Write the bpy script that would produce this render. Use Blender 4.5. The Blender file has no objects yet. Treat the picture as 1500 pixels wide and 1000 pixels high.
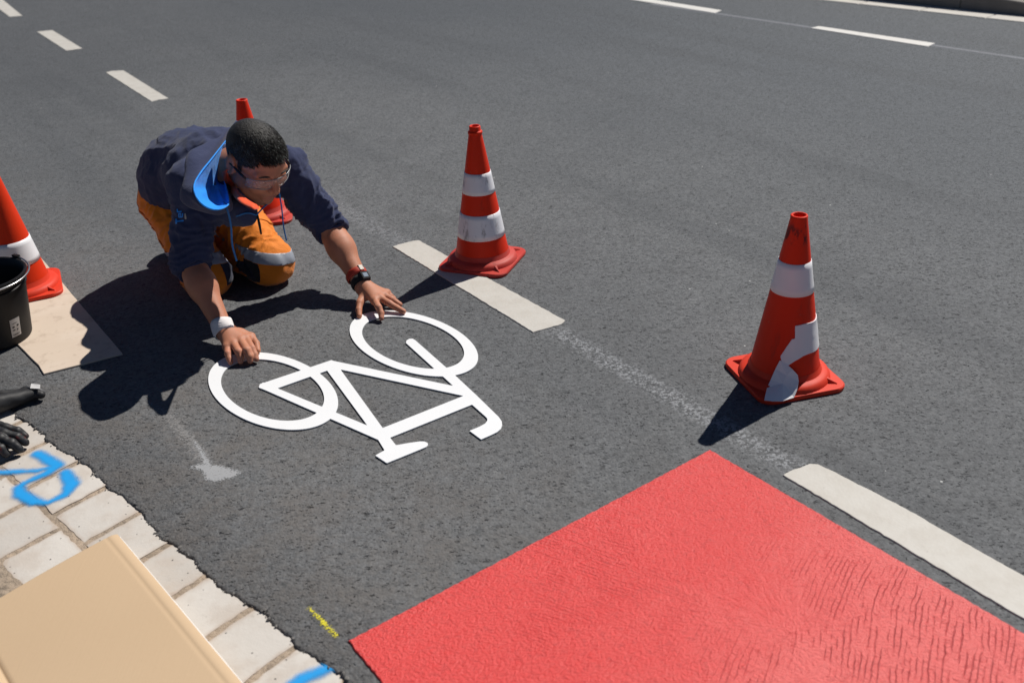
import bpy, bmesh, math, random
import numpy as np
from mathutils import Vector, Matrix
from mathutils.bvhtree import BVHTree
random.seed(7); RNG = np.random.default_rng(7)
SC = bpy.context.scene
COL = SC.collection
R = math.radians

# ------------------------------------------------------------------ camera geometry (35 mm lens held at chest height)
FPX = 1458.0; PITCH = R(28.10); ROLL = R(-2.78); CAMH = 1.45
SUN_AZ = R(47.6); SUN_EL = R(49.6)
def at(px, py, z=0.0):
    """world point at height z seen at this place of the survey photograph"""
    x, y = px - 750.0, py - 500.0
    c, s = math.cos(ROLL), math.sin(ROLL)
    x, y = (x*c + y*s)/FPX, (-x*s + y*c)/FPX
    cp, sp = math.cos(PITCH), math.sin(PITCH)
    r = np.array([x, cp - y*sp, -sp - y*cp])
    return np.array([0, 0, CAMH]) + r*((z - CAMH)/r[2])
def g2(px, py, z=0.0): return at(px, py, z)[:2]
def nrm(v): v = np.asarray(v, float); return v/np.linalg.norm(v)

# ------------------------------------------------------------------ object helpers
def tag(o, label=None, cat=None, group=None, kind=None):
    if label: o['label'] = label
    if cat: o['category'] = cat
    if group: o['group'] = group
    if kind: o['kind'] = kind
    return o
def thing(name, label, cat, loc=(0, 0, 0), group=None):
    o = bpy.data.objects.new(name, None); COL.objects.link(o)
    o.empty_display_size = 0.05; o.location = [float(v) for v in loc]
    return tag(o, label, cat, group)
def origin_of(p):
    v = np.zeros(3)
    while p is not None:
        v = v + np.array(p.location); p = p.parent
    return v
def obj(name, verts, faces, mat, parent=None, smooth=True, origin=None, attrs=None):
    """one mesh object; verts are world coordinates, moved into the parent's space"""
    verts = np.asarray(verts, float)
    off = origin_of(parent) if parent is not None else (np.zeros(3) if origin is None else np.asarray(origin, float))
    me = bpy.data.meshes.new(name)
    me.from_pydata((verts - off).tolist(), [], [list(map(int, f)) for f in faces])
    if mat is not None:
        for m in (mat if isinstance(mat, (list, tuple)) else [mat]): me.materials.append(m)
    me.polygons.foreach_set('use_smooth', [smooth]*len(me.polygons))
    if attrs:
        for k, a in attrs.items():
            at_ = me.attributes.new(k, 'FLOAT', 'POINT'); at_.data.foreach_set('value', np.asarray(a, np.float32))
    me.update()
    o = bpy.data.objects.new(name, me); COL.objects.link(o)
    if parent is not None: o.parent = parent
    elif origin is not None: o.location = [float(v) for v in origin]
    return o
def autosmooth(o, ang=35):
    me = o.data; bm = bmesh.new(); bm.from_mesh(me)
    for e in bm.edges:
        e.smooth = not (len(e.link_faces) == 2 and e.calc_face_angle(0) > R(ang))
    bm.to_mesh(me); bm.free(); return o

# ------------------------------------------------------------------ material helpers
class NB:
    def __init__(self, name):
        self.m = bpy.data.materials.new(name); self.m.use_nodes = True
        self.t = self.m.node_tree; self.t.nodes.clear()
        self.out = self.t.nodes.new('ShaderNodeOutputMaterial')
        self.p = self.t.nodes.new('ShaderNodeBsdfPrincipled')
        self.t.links.new(self.p.outputs[0], self.out.inputs[0])
        tc = self.t.nodes.new('ShaderNodeTexCoord'); self.co = tc.outputs['Object']
        ge = self.t.nodes.new('ShaderNodeNewGeometry'); self.pos = ge.outputs['Position']
    def put(self, sock, v):
        if hasattr(v, 'is_output') or isinstance(v, bpy.types.NodeSocket): self.t.links.new(v, sock)
        elif v is not None:
            if isinstance(v, (tuple, list)) and len(v) == 3 and sock.type == 'RGBA': v = (*v, 1)
            sock.default_value = v
    def n(self, typ, props=None, **ins):
        nd = self.t.nodes.new('ShaderNode' + typ)
        for k, v in (props or {}).items(): setattr(nd, k, v)
        for k, v in ins.items(): self.put(nd.inputs[k.replace('_', ' ')], v)
        return nd
    def math(self, op, a, b=None, c=None, clamp=False):
        nd = self.t.nodes.new('ShaderNodeMath'); nd.operation = op; nd.use_clamp = clamp
        for i, v in enumerate((a, b, c)):
            if v is not None: self.put(nd.inputs[i], v)
        return nd.outputs[0]
    def mul(self, *a):
        r = a[0]
        for b in a[1:]: r = self.math('MULTIPLY', r, b)
        return r
    def add(self, a, b): return self.math('ADD', a, b)
    def mix(self, f, a, b, mode='MIX'):
        nd = self.t.nodes.new('ShaderNodeMix'); nd.data_type = 'RGBA'; nd.blend_type = mode
        self.put(nd.inputs[0], f); self.put(nd.inputs[6], a); self.put(nd.inputs[7], b)
        return nd.outputs[2]
    def step(self, v, lo, hi, a=0.0, b=1.0):
        nd = self.t.nodes.new('ShaderNodeMapRange'); nd.interpolation_type = 'SMOOTHSTEP'
        self.put(nd.inputs[0], v)
        for i, x in zip((1, 2, 3, 4), (lo, hi, a, b)): self.put(nd.inputs[i], x)
        return nd.outputs[0]
    def noise(self, scale, detail=3, rough=.55, vec=None, dist=0.0):
        nd = self.n('TexNoise', Vector=vec if vec is not None else self.co, Scale=scale, Detail=detail, Roughness=rough, Distortion=dist)
        return nd.outputs[0]
    def vor(self, scale, feature='F1', vec=None, out='Distance', rnd=1.0):
        nd = self.n('TexVoronoi', {'feature': feature}, Vector=vec if vec is not None else self.co, Scale=scale, Randomness=rnd)
        return nd.outputs[out]
    def vmap(self, vec=None, scale=(1, 1, 1), rot=(0, 0, 0), loc=(0, 0, 0)):
        nd = self.n('Mapping', Vector=vec if vec is not None else self.co)
        nd.inputs['Scale'].default_value = scale; nd.inputs['Rotation'].default_value = rot; nd.inputs['Location'].default_value = loc
        return nd.outputs[0]
    def vrs(self, ang, scale):
        """coordinates turned so that x' runs along ang, then stretched"""
        a = self.vmap(rot=(0, 0, -ang)); return self.vmap(vec=a, scale=scale)
    def dot(self, d, vec=None, off=0.0):
        nd = self.n('VectorMath', {'operation': 'DOT_PRODUCT'})
        self.put(nd.inputs[0], vec if vec is not None else self.pos); nd.inputs[1].default_value = (float(d[0]), float(d[1]), float(d[2]) if len(d) > 2 else 0.0)
        return self.math('ADD', nd.outputs['Value'], -float(off))
    def attr(self, name): return self.n('Attribute', {'attribute_name': name}).outputs['Fac']
    def bump(self, h, strength=.5, dist=.003, normal=None):
        nd = self.n('Bump', Height=h, Strength=strength, Distance=dist)
        if normal is not None: self.put(nd.inputs['Normal'], normal)
        self.t.links.new(nd.outputs[0], self.p.inputs['Normal']); return nd.outputs[0]
    def set(self, **k):
        for a, v in k.items(): self.put(self.p.inputs[a.replace('_', ' ')], v)
        return self

def simple(name, col, rough=.6, nscale=40, namt=.15, bscale=200, bstr=.15, bdist=.001, metallic=0, **k):
    b = NB(name); n = b.noise(nscale, 4)
    dark = tuple(c*(1 - namt) for c in col); light = tuple(min(1, c*(1 + namt)) for c in col)
    b.set(Base_Color=b.mix(n, dark, light), Roughness=rough, Metallic=metallic, **k)
    b.bump(b.noise(bscale, 3), bstr, bdist)
    return b.m

# ------------------------------------------------------------------ value noise in numpy
_perm = RNG.random(65536).astype(np.float32)
def vnoise(p, scale=1.0, seed=0):
    q = np.asarray(p, np.float32)*scale + np.float32(seed*17.31 + 100)
    i = np.floor(q).astype(np.int64); f = q - i; f = f*f*(3 - 2*f)
    def h(x, y, z): return _perm[((x*73856093) ^ (y*19349663) ^ (z*83492791)) & 65535]
    x, y, z = i[..., 0], i[..., 1], i[..., 2]; r = 0
    for dx in (0, 1):
        for dy in (0, 1):
            for dz in (0, 1):
                w = (f[..., 0] if dx else 1 - f[..., 0])*(f[..., 1] if dy else 1 - f[..., 1])*(f[..., 2] if dz else 1 - f[..., 2])
                r = r + w*h(x + dx, y + dy, z + dz)
    return r*2 - 1

# ------------------------------------------------------------------ signed distance fields and surface nets
def seg(p, a, b, r1, r2=None):
    a = np.asarray(a, np.float32); b = np.asarray(b, np.float32); r2 = r1 if r2 is None else r2
    ba = b - a; h = np.clip((p - a) @ ba/max(1e-9, float(ba @ ba)), 0, 1)
    return np.linalg.norm(p - a - h[..., None]*ba, axis=-1) - (r1 + (r2 - r1)*h)
def ell(p, c, r, M=None):
    q = p - np.asarray(c, np.float32)
    if M is not None: q = q @ np.asarray(M, np.float32).T
    r = np.asarray(r, np.float32)
    k0 = np.linalg.norm(q/r, axis=-1); k1 = np.linalg.norm(q/(r*r), axis=-1) + 1e-9
    return k0*(k0 - 1)/k1
def su(a, b, k):
    h = np.clip(.5 + .5*(b - a)/k, 0, 1); return b + (a - b)*h - k*h*(1 - h)
def ss(a, b, k): return -su(-a, b, k)        # a minus b
def nets(f, lo, hi, h):
    lo = np.asarray(lo, float); hi = np.asarray(hi, float)
    n = np.ceil((hi - lo)/h).astype(int) + 1
    ax = [lo[i] + h*np.arange(n[i]) for i in range(3)]
    V = np.empty(n, np.float32)
    Y, Z = np.meshgrid(ax[1], ax[2], indexing='ij')
    stepn = max(1, int(400000/(n[1]*n[2])))
    for i in range(0, n[0], stepn):
        xs = ax[0][i:i+stepn]
        P = np.empty((len(xs), n[1], n[2], 3), np.float32)
        P[..., 0] = xs[:, None, None]; P[..., 1] = Y; P[..., 2] = Z
        V[i:i+stepn] = f(P.reshape(-1, 3)).reshape(P.shape[:3])
    S = V < 0
    cnt = np.zeros(n - 1, np.int8)
    for dx in (0, 1):
        for dy in (0, 1):
            for dz in (0, 1):
                cnt += S[dx:n[0]-1+dx, dy:n[1]-1+dy, dz:n[2]-1+dz]
    act = np.argwhere((cnt > 0) & (cnt < 8))
    idx = -np.ones(n - 1, np.int64); idx[tuple(act.T)] = np.arange(len(act))
    acc = np.zeros((len(act), 3)); w = np.zeros(len(act))
    corners = [(a, b, c) for a in (0, 1) for b in (0, 1) for c in (0, 1)]
    for a in corners:
        for d in range(3):
            if a[d]: continue
            b = list(a); b[d] = 1
            va = V[tuple((act + a).T)]; vb = V[tuple((act + b).T)]
            m = (va < 0) != (vb < 0); t = np.where(m, va/np.where(m, va - vb, 1), 0)
            pt = act + np.array(a); pt = pt.astype(float); pt[:, d] += t
            acc += pt*m[:, None]; w += m
    verts = lo + h*acc/w[:, None]
    F = []
    for d in range(3):
        u, v = (d + 1) % 3, (d + 2) % 3
        s0 = [slice(None)]*3; s1 = [slice(None)]*3; s0[d] = slice(0, n[d]-1); s1[d] = slice(1, n[d])
        A = S[tuple(s0)]; B = S[tuple(s1)]
        e = np.argwhere(A != B)
        ok = (e[:, u] > 0) & (e[:, v] > 0) & (e[:, u] < n[u]-1) & (e[:, v] < n[v]-1); e = e[ok]
        if not len(e): continue
        flip = A[tuple(e.T)]
        def cell(du, dv):
            c = e.copy(); c[:, u] -= du; c[:, v] -= dv; return idx[tuple(c.T)]
        q = np.stack([cell(1, 1), cell(0, 1), cell(0, 0), cell(1, 0)], 1)
        q[~flip] = q[~flip][:, ::-1]
        F.append(q)
    return verts, np.concatenate(F)
def vnormals(v, f):
    nn = np.zeros_like(v); fn = np.cross(v[f[:, 2]] - v[f[:, 0]], v[f[:, 3]] - v[f[:, 1]])
    for k in range(4): np.add.at(nn, f[:, k], fn)
    return nn/(np.linalg.norm(nn, axis=1, keepdims=True) + 1e-12)
def laplace(v, f, it=1, lam=.5):
    for _ in range(it):
        acc = np.zeros_like(v); c = np.zeros(len(v))
        for k in range(4):
            a, b = f[:, k], f[:, (k + 1) % 4]
            np.add.at(acc, a, v[b]); np.add.at(c, a, 1); np.add.at(acc, b, v[a]); np.add.at(c, b, 1)
        v = v + lam*(acc/np.maximum(c, 1)[:, None] - v)
    return v
def patch(name, v, f, nn, vmask, off, mat, parent, thick=.0):
    """a strip of cloth sewn on a surface: the faces whose corners lie in vmask, raised by off, with a rim"""
    fm = vmask[f].all(1); ff = f[fm]
    if not len(ff): return None
    use = np.unique(ff); mp = -np.ones(len(v), int); mp[use] = np.arange(len(use))
    top = v[use] + nn[use]*off; bot = v[use] - nn[use]*.001
    F = mp[ff]; faces = [list(q) for q in F]
    ed = {}
    for q in F:
        for k in range(4):
            a, b = int(q[k]), int(q[(k + 1) % 4]); ed[(a, b)] = 1
    m = len(use)
    for (a, b) in ed:
        if (b, a) not in ed: faces.append([b, a, a + m, b + m])
    return obj(name, np.concatenate([top, bot]), faces, mat, parent)
def patchf(name, v, f, nn, fields, off, mat, parent):
    """like patch, cut cleanly along the zero lines of the given fields (inside where all are negative)"""
    S = np.stack(fields, 1); cand = f[(S[f].min(1) < 0).all(1)]
    key = {}; TV_, BV_, F_ = [], [], []
    def vid(p, n_):
        k = tuple(np.round(p*20000).astype(int))
        if k not in key: key[k] = len(TV_); TV_.append(p + n_*off); BV_.append(p - n_*.001)
        return key[k]
    for q in cand:
        poly = [(v[i], nn[i], S[i]) for i in q]
        for k in range(S.shape[1]):
            o = []
            for a, c in zip(poly, poly[1:] + poly[:1]):
                ia, ic = a[2][k] < 0, c[2][k] < 0
                if ia: o.append(a)
                if ia != ic:
                    t = a[2][k]/(a[2][k] - c[2][k]); o.append(tuple(x + t*(y - x) for x, y in zip(a, c)))
            poly = o
            if len(poly) < 3: break
        if len(poly) < 3: continue
        ids = [vid(p_, n_) for p_, n_, _ in poly]; ids = [i for k, i in enumerate(ids) if i != ids[k - 1]]
        if len(ids) > 2: F_.append(ids)
    if not F_: return None
    ed = {}; m = len(TV_); faces = [list(q) for q in F_]
    for q in F_:
        for k in range(len(q)): ed[(q[k], q[(k + 1) % len(q)])] = 1
    for (a, c) in ed:
        if (c, a) not in ed: faces.append([c, a, a + m, c + m])
    return obj(name, np.array(TV_ + BV_), faces, mat, parent)
def tube(pts, rad, n=10, cap=True, closed=False):
    pts = np.asarray(pts, float); m = len(pts); rad = np.broadcast_to(rad, (m,)) if np.ndim(rad) < 2 else np.asarray(rad)
    V, F = [], []
    ref = np.array([0.13, .27, .95])
    for i in range(m):
        a = pts[(i - 1) % m if closed else max(i - 1, 0)]; b = pts[(i + 1) % m if closed else min(i + 1, m - 1)]
        d = nrm(b - a); x = ref - d*(ref @ d)
        if np.linalg.norm(x) < 1e-3: x = np.array([1, 0, 0]) - d*d[0]
        x = nrm(x); y = np.cross(d, x); ref = x if i else x
        for k in range(n):
            t = 2*math.pi*k/n; r = rad[i] if np.ndim(rad[i]) == 0 else rad[i][k]
            V.append(pts[i] + r*(math.cos(t)*x + math.sin(t)*y))
    for i in range(m if closed else m - 1):
        for k in range(n):
            a, b = i*n + k, i*n + (k + 1) % n; j = (i + 1) % m
            F.append([a, b, j*n + (k + 1) % n, j*n + k])
    if cap and not closed:
        F.append(list(range(n))[::-1]); F.append([(m - 1)*n + k for k in range(n)])
    return np.array(V), F
def bez(pts, n=8):
    """Catmull-Rom through points"""
    P = [np.asarray(p, float) for p in pts]; P = [2*P[0] - P[1]] + P + [2*P[-1] - P[-2]]; o = []
    for i in range(1, len(P) - 2):
        for k in range(n):
            t = k/n; a, b, c, d = P[i-1:i+3]
            o.append(.5*((2*b) + (c - a)*t + (2*a - 5*b + 4*c - d)*t*t + (3*b - a - 3*c + d)*t**3))
    o.append(P[-2]); return np.array(o)
def merge(*parts):
    V, F, n = [], [], 0
    for v, f in parts:
        V.append(np.asarray(v, float)); F += [[int(i) + n for i in q] for q in f]; n += len(v)
    return np.concatenate(V), F

# ------------------------------------------------------------------ flat sheets from a 2-D field (marching squares)
def inpoly(P, poly):
    x, y = P[:, 0], P[:, 1]; ins = np.zeros(len(P), bool); d = np.full(len(P), 1e9)
    poly = np.asarray(poly, float); m = len(poly)
    for i in range(m):
        a, b = poly[i], poly[(i + 1) % m]
        c = ((a[1] > y) != (b[1] > y)); xx = a[0] + (y - a[1])*(b[0] - a[0])/((b[1] - a[1]) if b[1] != a[1] else 1e-12)
        ins ^= c & (x < xx)
        ba = b - a; h = np.clip(((P - a) @ ba)/max(1e-12, ba @ ba), 0, 1)
        d = np.minimum(d, np.linalg.norm(P - a - h[:, None]*ba, axis=1))
    return np.where(ins, -d, d)
def sheet(field, lo, hi, h, z0, z1):
    """solid flat sheet where field<0, top at z1, bottom at z0; returns verts, faces, field at verts"""
    nx, ny = int((hi[0]-lo[0])/h) + 1, int((hi[1]-lo[1])/h) + 1
    X, Y = np.meshgrid(lo[0] + h*np.arange(nx), lo[1] + h*np.arange(ny), indexing='ij')
    P = np.stack([X.ravel(), Y.ravel()], 1); D = field(P); D = np.where(np.abs(D) < 1e-7, 1e-7, D)
    ins = (D < 0).reshape(nx, ny)
    vid = {}; V = []; DV = []
    def node(i, j):
        k = (i, j, 0)
        if k not in vid: vid[k] = len(V); V.append(P[i*ny + j]); DV.append(D[i*ny + j])
        return vid[k]
    def cut(i, j, a):
        k = (i, j, 1 + a)
        if k not in vid:
            q = i*ny + j; r = (i + (a == 0))*ny + j + (a == 1); t = D[q]/(D[q] - D[r])
            vid[k] = len(V); V.append(P[q] + t*(P[r] - P[q])); DV.append(0.0)
        return vid[k]
    c4 = ins[:-1, :-1].astype(int) + ins[1:, :-1] + ins[1:, 1:] + ins[:-1, 1:]
    F = []
    for i, j in np.argwhere(c4 > 0):
        cs = [(i, j), (i + 1, j), (i + 1, j + 1), (i, j + 1)]
        if c4[i, j] == 4: F.append([node(*c) for c in cs]); continue
        es = [(i, j, 0), (i + 1, j, 1), (i, j + 1, 0), (i, j, 1)]; poly = []
        for k in range(4):
            if ins[cs[k]]: poly.append(node(*cs[k]))
            if ins[cs[k]] != ins[cs[(k + 1) % 4]]: poly.append(cut(*es[k]))
        if len(poly) > 2: F.append(poly)
    n = len(V); V = np.array(V); ed = {}
    for q in F:
        for k in range(len(q)): ed[(q[k], q[(k + 1) % len(q)])] = 1
    faces = [list(q) for q in F]
    for (a, b) in ed:
        if (b, a) not in ed: faces.append([b, a, a + n, b + n])
    V3 = np.concatenate([np.c_[V, np.full(n, z1)], np.c_[V, np.full(n, z0)]])
    return V3, faces, np.array(DV + DV)
def jitter_poly(poly, stepl=.01, amp=.002, seed=0):
    rg = np.random.default_rng(seed); o = []; m = len(poly)
    for i in range(m):
        a, b = np.asarray(poly[i], float), np.asarray(poly[(i + 1) % m], float); L = np.linalg.norm(b - a); k = max(1, int(L/stepl))
        nn = np.array([b[1]-a[1], a[0]-b[0]])/max(L, 1e-9)
        for j in range(k):
            o.append(a + (b - a)*j/k + nn*amp*rg.uniform(-1, 1))
    return o
def slab(poly, z0, z1, bev=.0015):
    """flat slab from an outline with a small bevelled rim (outline counter-clockwise or not)"""
    P = np.asarray(poly, float); area = .5*np.sum(P[:, 0]*np.roll(P[:, 1], -1) - np.roll(P[:, 0], -1)*P[:, 1])
    if area < 0: P = P[::-1]
    e = np.roll(P, -1, 0) - np.roll(P, 1, 0); inw = np.c_[-e[:, 1], e[:, 0]]; inw /= np.linalg.norm(inw, axis=1, keepdims=True) + 1e-12
    n = len(P)
    V = np.concatenate([np.c_[P, np.full(n, z0)], np.c_[P, np.full(n, z1 - bev)], np.c_[P + inw*bev, np.full(n, z1)]])
    F = [list(range(2*n, 3*n))]
    for k in range(n):
        j = (k + 1) % n
        F += [[k, j, n + j, n + k], [n + k, n + j, 2*n + j, 2*n + k]]
    return V, F

# ================================================================== camera, light
cam = bpy.data.objects.new('camera', bpy.data.cameras.new('camera')); COL.objects.link(cam)
cam.data.sensor_width = 36.0; cam.data.lens = FPX/1500*36; cam.data.clip_start = .05; cam.data.clip_end = 500
fw = Vector((0, math.cos(PITCH), -math.sin(PITCH))); up0 = Vector((0, math.sin(PITCH), math.cos(PITCH))); rt0 = Vector((1, 0, 0))
c_, s_ = math.cos(ROLL), math.sin(ROLL)
rt = c_*rt0 + s_*up0; up = -s_*rt0 + c_*up0
cam.matrix_world = Matrix(((rt.x, up.x, -fw.x, 0), (rt.y, up.y, -fw.y, 0), (rt.z, up.z, -fw.z, CAMH), (0, 0, 0, 1)))
cam.data.dof.use_dof = True; cam.data.dof.focus_distance = 3.0; cam.data.dof.aperture_fstop = 3.5
SC.camera = cam

world = bpy.data.worlds.new('World'); SC.world = world; world.use_nodes = True
wn = world.node_tree; wn.nodes.clear()
sky = wn.nodes.new('ShaderNodeTexSky'); sky.sky_type = 'NISHITA'; sky.sun_disc = False
sky.sun_elevation = SUN_EL; sky.sun_rotation = math.pi/2 - SUN_AZ; sky.altitude = 1500; sky.air_density = .6; sky.dust_density = .3; sky.ozone_density = 2.0
bg = wn.nodes.new('ShaderNodeBackground'); bg.inputs[1].default_value = .05
wo = wn.nodes.new('ShaderNodeOutputWorld'); wn.links.new(sky.outputs[0], bg.inputs[0]); wn.links.new(bg.outputs[0], wo.inputs[0])
sl = bpy.data.lights.new('sun', 'SUN'); sl.energy = 5.0; sl.angle = R(.5); sl.color = (1, .955, .89)
so = bpy.data.objects.new('sun', sl); COL.objects.link(so)
sd = Vector((math.cos(SUN_AZ)*math.cos(SUN_EL), math.sin(SUN_AZ)*math.cos(SUN_EL), math.sin(SUN_EL)))
so.rotation_euler = sd.to_track_quat('Z', 'Y').to_euler(); so.location = sd*20
SC.view_settings.view_transform = 'Standard'; SC.view_settings.look = 'None'; SC.view_settings.gamma = 1.0
SC.view_settings.exposure = 0.0; SC.view_settings.use_curve_mapping = False

# ================================================================== directions on the ground
K0 = np.array([-1.407, 2.432]); KU = nrm([.7054, -.7088]); KW = np.array([KU[1], -KU[0]])   # kerb line, along and away from the road
def kp(u, w): return K0 + KU*u + KW*w
La, Lb = g2(805, 479), g2(1172, 689)                       # middle of the dashed edge line
LU = nrm(Lb - La); LN = np.array([-LU[1], LU[0]])
Fa, Fb = g2(1190, 40.6), g2(1367, 66.5)                    # middle of the far dashed line
FU = nrm(Fb - Fa); FN = np.array([-FU[1], FU[0]])

# ================================================================== road
b = NB('asphalt')
cell = b.vor(150, out='Color'); cd = b.vor(150); sepc = b.n('SeparateColor', Color=cell).outputs[0]
cell2 = b.vor(70, out='Color'); cd2 = b.vor(70); sep2 = b.n('SeparateColor', Color=cell2).outputs[1]
big = b.noise(.55, 4, .6); mid = b.noise(7, 4, .6); fine = b.noise(55, 5, .7)
tone = b.mix(sepc, (.094, .0945, .095), (.160, .161, .162))
tone = b.mix(b.mul(b.step(sep2, .86, 1), .45), tone, (.185, .184, .180))
tone = b.mix(b.mul(b.step(big, .35, .7), .55), tone, (.088, .0895, .091))
tone = b.mix(b.mul(b.step(mid, .45, .75), .35), tone, (.080, .079, .078))
# dry dust along the kerb side makes that lane browner
kdist = b.dot(-KW, off=float(-KW @ K0))
dust = b.mul(b.step(kdist, 1.25, .1), b.step(b.add(b.mul(mid, .6), b.mul(fine, .4)), .3, .75))
tone = b.mix(b.mul(dust, .75), tone, (.150, .131, .115))
# driven lanes beyond the dashed line: darker wear, sky's blue reflection painted in
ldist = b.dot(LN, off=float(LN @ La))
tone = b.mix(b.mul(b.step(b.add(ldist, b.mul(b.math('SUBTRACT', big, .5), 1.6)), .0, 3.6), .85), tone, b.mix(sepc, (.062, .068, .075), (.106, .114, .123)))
fardark = b.mul(b.step(b.dot((-.55, .83)), 4.2, 8.5), .42)  # lens corner fall-off painted into the asphalt as a darker far left
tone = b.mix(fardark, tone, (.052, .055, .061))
trk = b.noise(1.0, 3, .55, vec=b.vrs(math.atan2(LU[1], LU[0]), (.25, 2.6, 1)))
tone = b.mix(b.mul(b.step(trk, .50, .70), .38), tone, (.068, .071, .075))
# open pits, stretched by the roller: black bitumen plus the stones' shade painted in
pn = b.noise(48, 5, .68, vec=b.vmap(rot=(0, 0, R(8)), scale=(1, 1.9, 1)), dist=.4)
pn2 = b.noise(120, 3, .6)
wrp = b.n('VectorMath', {'operation': 'MULTIPLY_ADD'}); b.put(wrp.inputs[0], b.n('TexNoise', Vector=b.co, Scale=85.0, Detail=3.0).outputs['Color']); wrp.inputs[1].default_value = (.026, .017, 0); b.put(wrp.inputs[2], b.co)
def pits(scale, sx, sy, rot, share, size):
    vv = b.vmap(vec=wrp.outputs[0], rot=(0, 0, R(rot)), scale=(sx, sy, 1))
    rnd_ = b.n('SeparateColor', Color=b.vor(scale, out='Color', vec=vv)).outputs[0]
    return b.mul(b.step(b.vor(scale, vec=vv), size, size*.45), b.step(rnd_, 1 - share, 1 - share + .03))
clus = b.step(b.noise(11, 3, .6), .38, .62)
pit = b.math('MAXIMUM', b.mul(pits(72, .66, 1.45, 8, .14, .42), b.add(.25, b.mul(clus, .65))), b.math('MAXIMUM', b.mul(pits(150, .7, 1.4, -14, .30, .42), .8), b.step(b.add(b.mul(pn, .75), b.mul(pn2, .25)), .40, .34)))
tone = b.mix(b.mul(pit, .93), tone, (.012, .012, .013))
# bare line left between the dashes, and the thin seam of the far lane
def strip(a, u, nrmv, half, t0, t1, soft):
    s = b.math('ABSOLUTE', b.dot(nrmv, off=float(nrmv @ a))); t = b.dot(u, off=float(u @ a))
    return b.mul(b.step(s, half, half*soft), b.step(t, t0, t0 + .08), b.step(t, t1 + .08, t1))
L = float(LU @ (Lb - La))
ghost = strip(La, LU, LN, .055, -.02, L, .2)
gmask = b.step(b.add(b.mul(fine, .55), b.mul(sepc, .45)), .44, .66)
tone = b.mix(b.mul(ghost, gmask, .42), tone, (.40, .40, .41))
ghost2 = strip(La, LU, LN, .07, -2.1, -.9, .2)
tone = b.mix(b.mul(ghost2, gmask, .42), tone, (.28, .28, .29))
seam = strip(Fa, FU, FN, .03, -1.6, 4.0, .3)
tone = b.mix(b.mul(seam, .34), tone, (.36, .36, .39))
# pale specks of spilt marking beads
spk = b.vor(9, out='Distance', rnd=1); spc = b.n('SeparateColor', Color=b.vor(9, out='Color')).outputs[2]
tone = b.mix(b.mul(b.step(spk, .035, .02), b.step(spc, .45, .5)), tone, (.5, .49, .46))
gr1 = b.noise(46, 4, .72); gr2 = b.noise(13, 3, .6)
tone = b.mix(b.mul(b.step(b.add(b.mul(gr1, .85), b.mul(gr2, .15)), .48, .38), .42), tone, (.042, .043, .045))
tone = b.mix(b.mul(b.step(b.add(b.mul(gr1, .85), b.mul(gr2, .15)), .54, .68), .30), tone, (.19, .19, .19))
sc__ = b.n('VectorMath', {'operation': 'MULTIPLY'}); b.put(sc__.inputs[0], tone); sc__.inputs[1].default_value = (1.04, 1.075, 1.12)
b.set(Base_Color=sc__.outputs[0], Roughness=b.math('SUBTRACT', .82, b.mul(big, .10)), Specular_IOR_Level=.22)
hh = b.add(b.mul(cd, -.38), b.add(b.mul(cd2, -.22), b.mul(pit, -1.1)))
b.bump(b.add(hh, b.mul(fine, .7)), .60, .0050)
M_ASPHALT = b.m

def edge_w(u):
    return .007*math.sin(u*7.3 + 1) + .005*math.sin(u*23 + 2) + .003*math.sin(u*71) + float(RNG.uniform(-.0012, .0012)) + .003*float(vnoise(np.array([[u*60, 0, 0]]))[0])
us = np.concatenate([np.linspace(-9, -.8, 60)[:-1], np.arange(-.8, 2.3, .006), np.linspace(2.3, 8, 40)[1:]])
ew = [edge_w(u) for u in us]
rows = []
for zf, dw in ((-.030, .004), (-.008, .003), (-.003, .0012), (0.0, -.005), (0.0, -.25), (0.0, -60)):
    rows.append([np.r_[kp(u, (ew[i] + dw + (RNG.uniform(-.0015, .0015) if zf < 0 else 0)) if dw > -.2 else dw), zf + (RNG.uniform(-.003, .001) if zf == -.008 else 0)] for i, u in enumerate(us)])
V = np.array([p for r in rows for p in r]); n = len(us)
F = [[r*n + i, r*n + i + 1, (r + 1)*n + i + 1, (r + 1)*n + i] for r in range(len(rows) - 1) for i in range(n - 1)]
tag(obj('road', V, F, M_ASPHALT), kind='structure')

# crumbs of asphalt broken from the ragged edge
V, F = [], []
ico = bmesh.new(); bmesh.ops.create_icosphere(ico, subdivisions=1, radius=1)
iv = np.array([v.co[:] for v in ico.verts]); ifc = [[v.index for v in f.verts] for f in ico.faces]; ico.free()
for k in range(220):
    u = RNG.uniform(-.7, 2.1); r = RNG.uniform(.0012, .0042)*(1 if RNG.random() < .8 else 1.4)
    p = kp(u, float(np.interp(u, us, ew)) + abs(RNG.normal(0, .0045)) - .004)
    F += [[i + len(V)*1 for i in f] for f in ifc] if False else [[i + 42*0 + k*len(iv) for i in f] for f in ifc]
    V.append(iv*(r*RNG.uniform(.6, 1.3, (len(iv), 1)))*np.array([1, 1, .8]) + np.r_[p, -.0045 + r*.6])
tag(obj('asphalt_crumbs', np.concatenate(V), F, simple('crumb', (.16, .152, .145), .85, namt=.5), smooth=False), kind='stuff')

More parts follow.
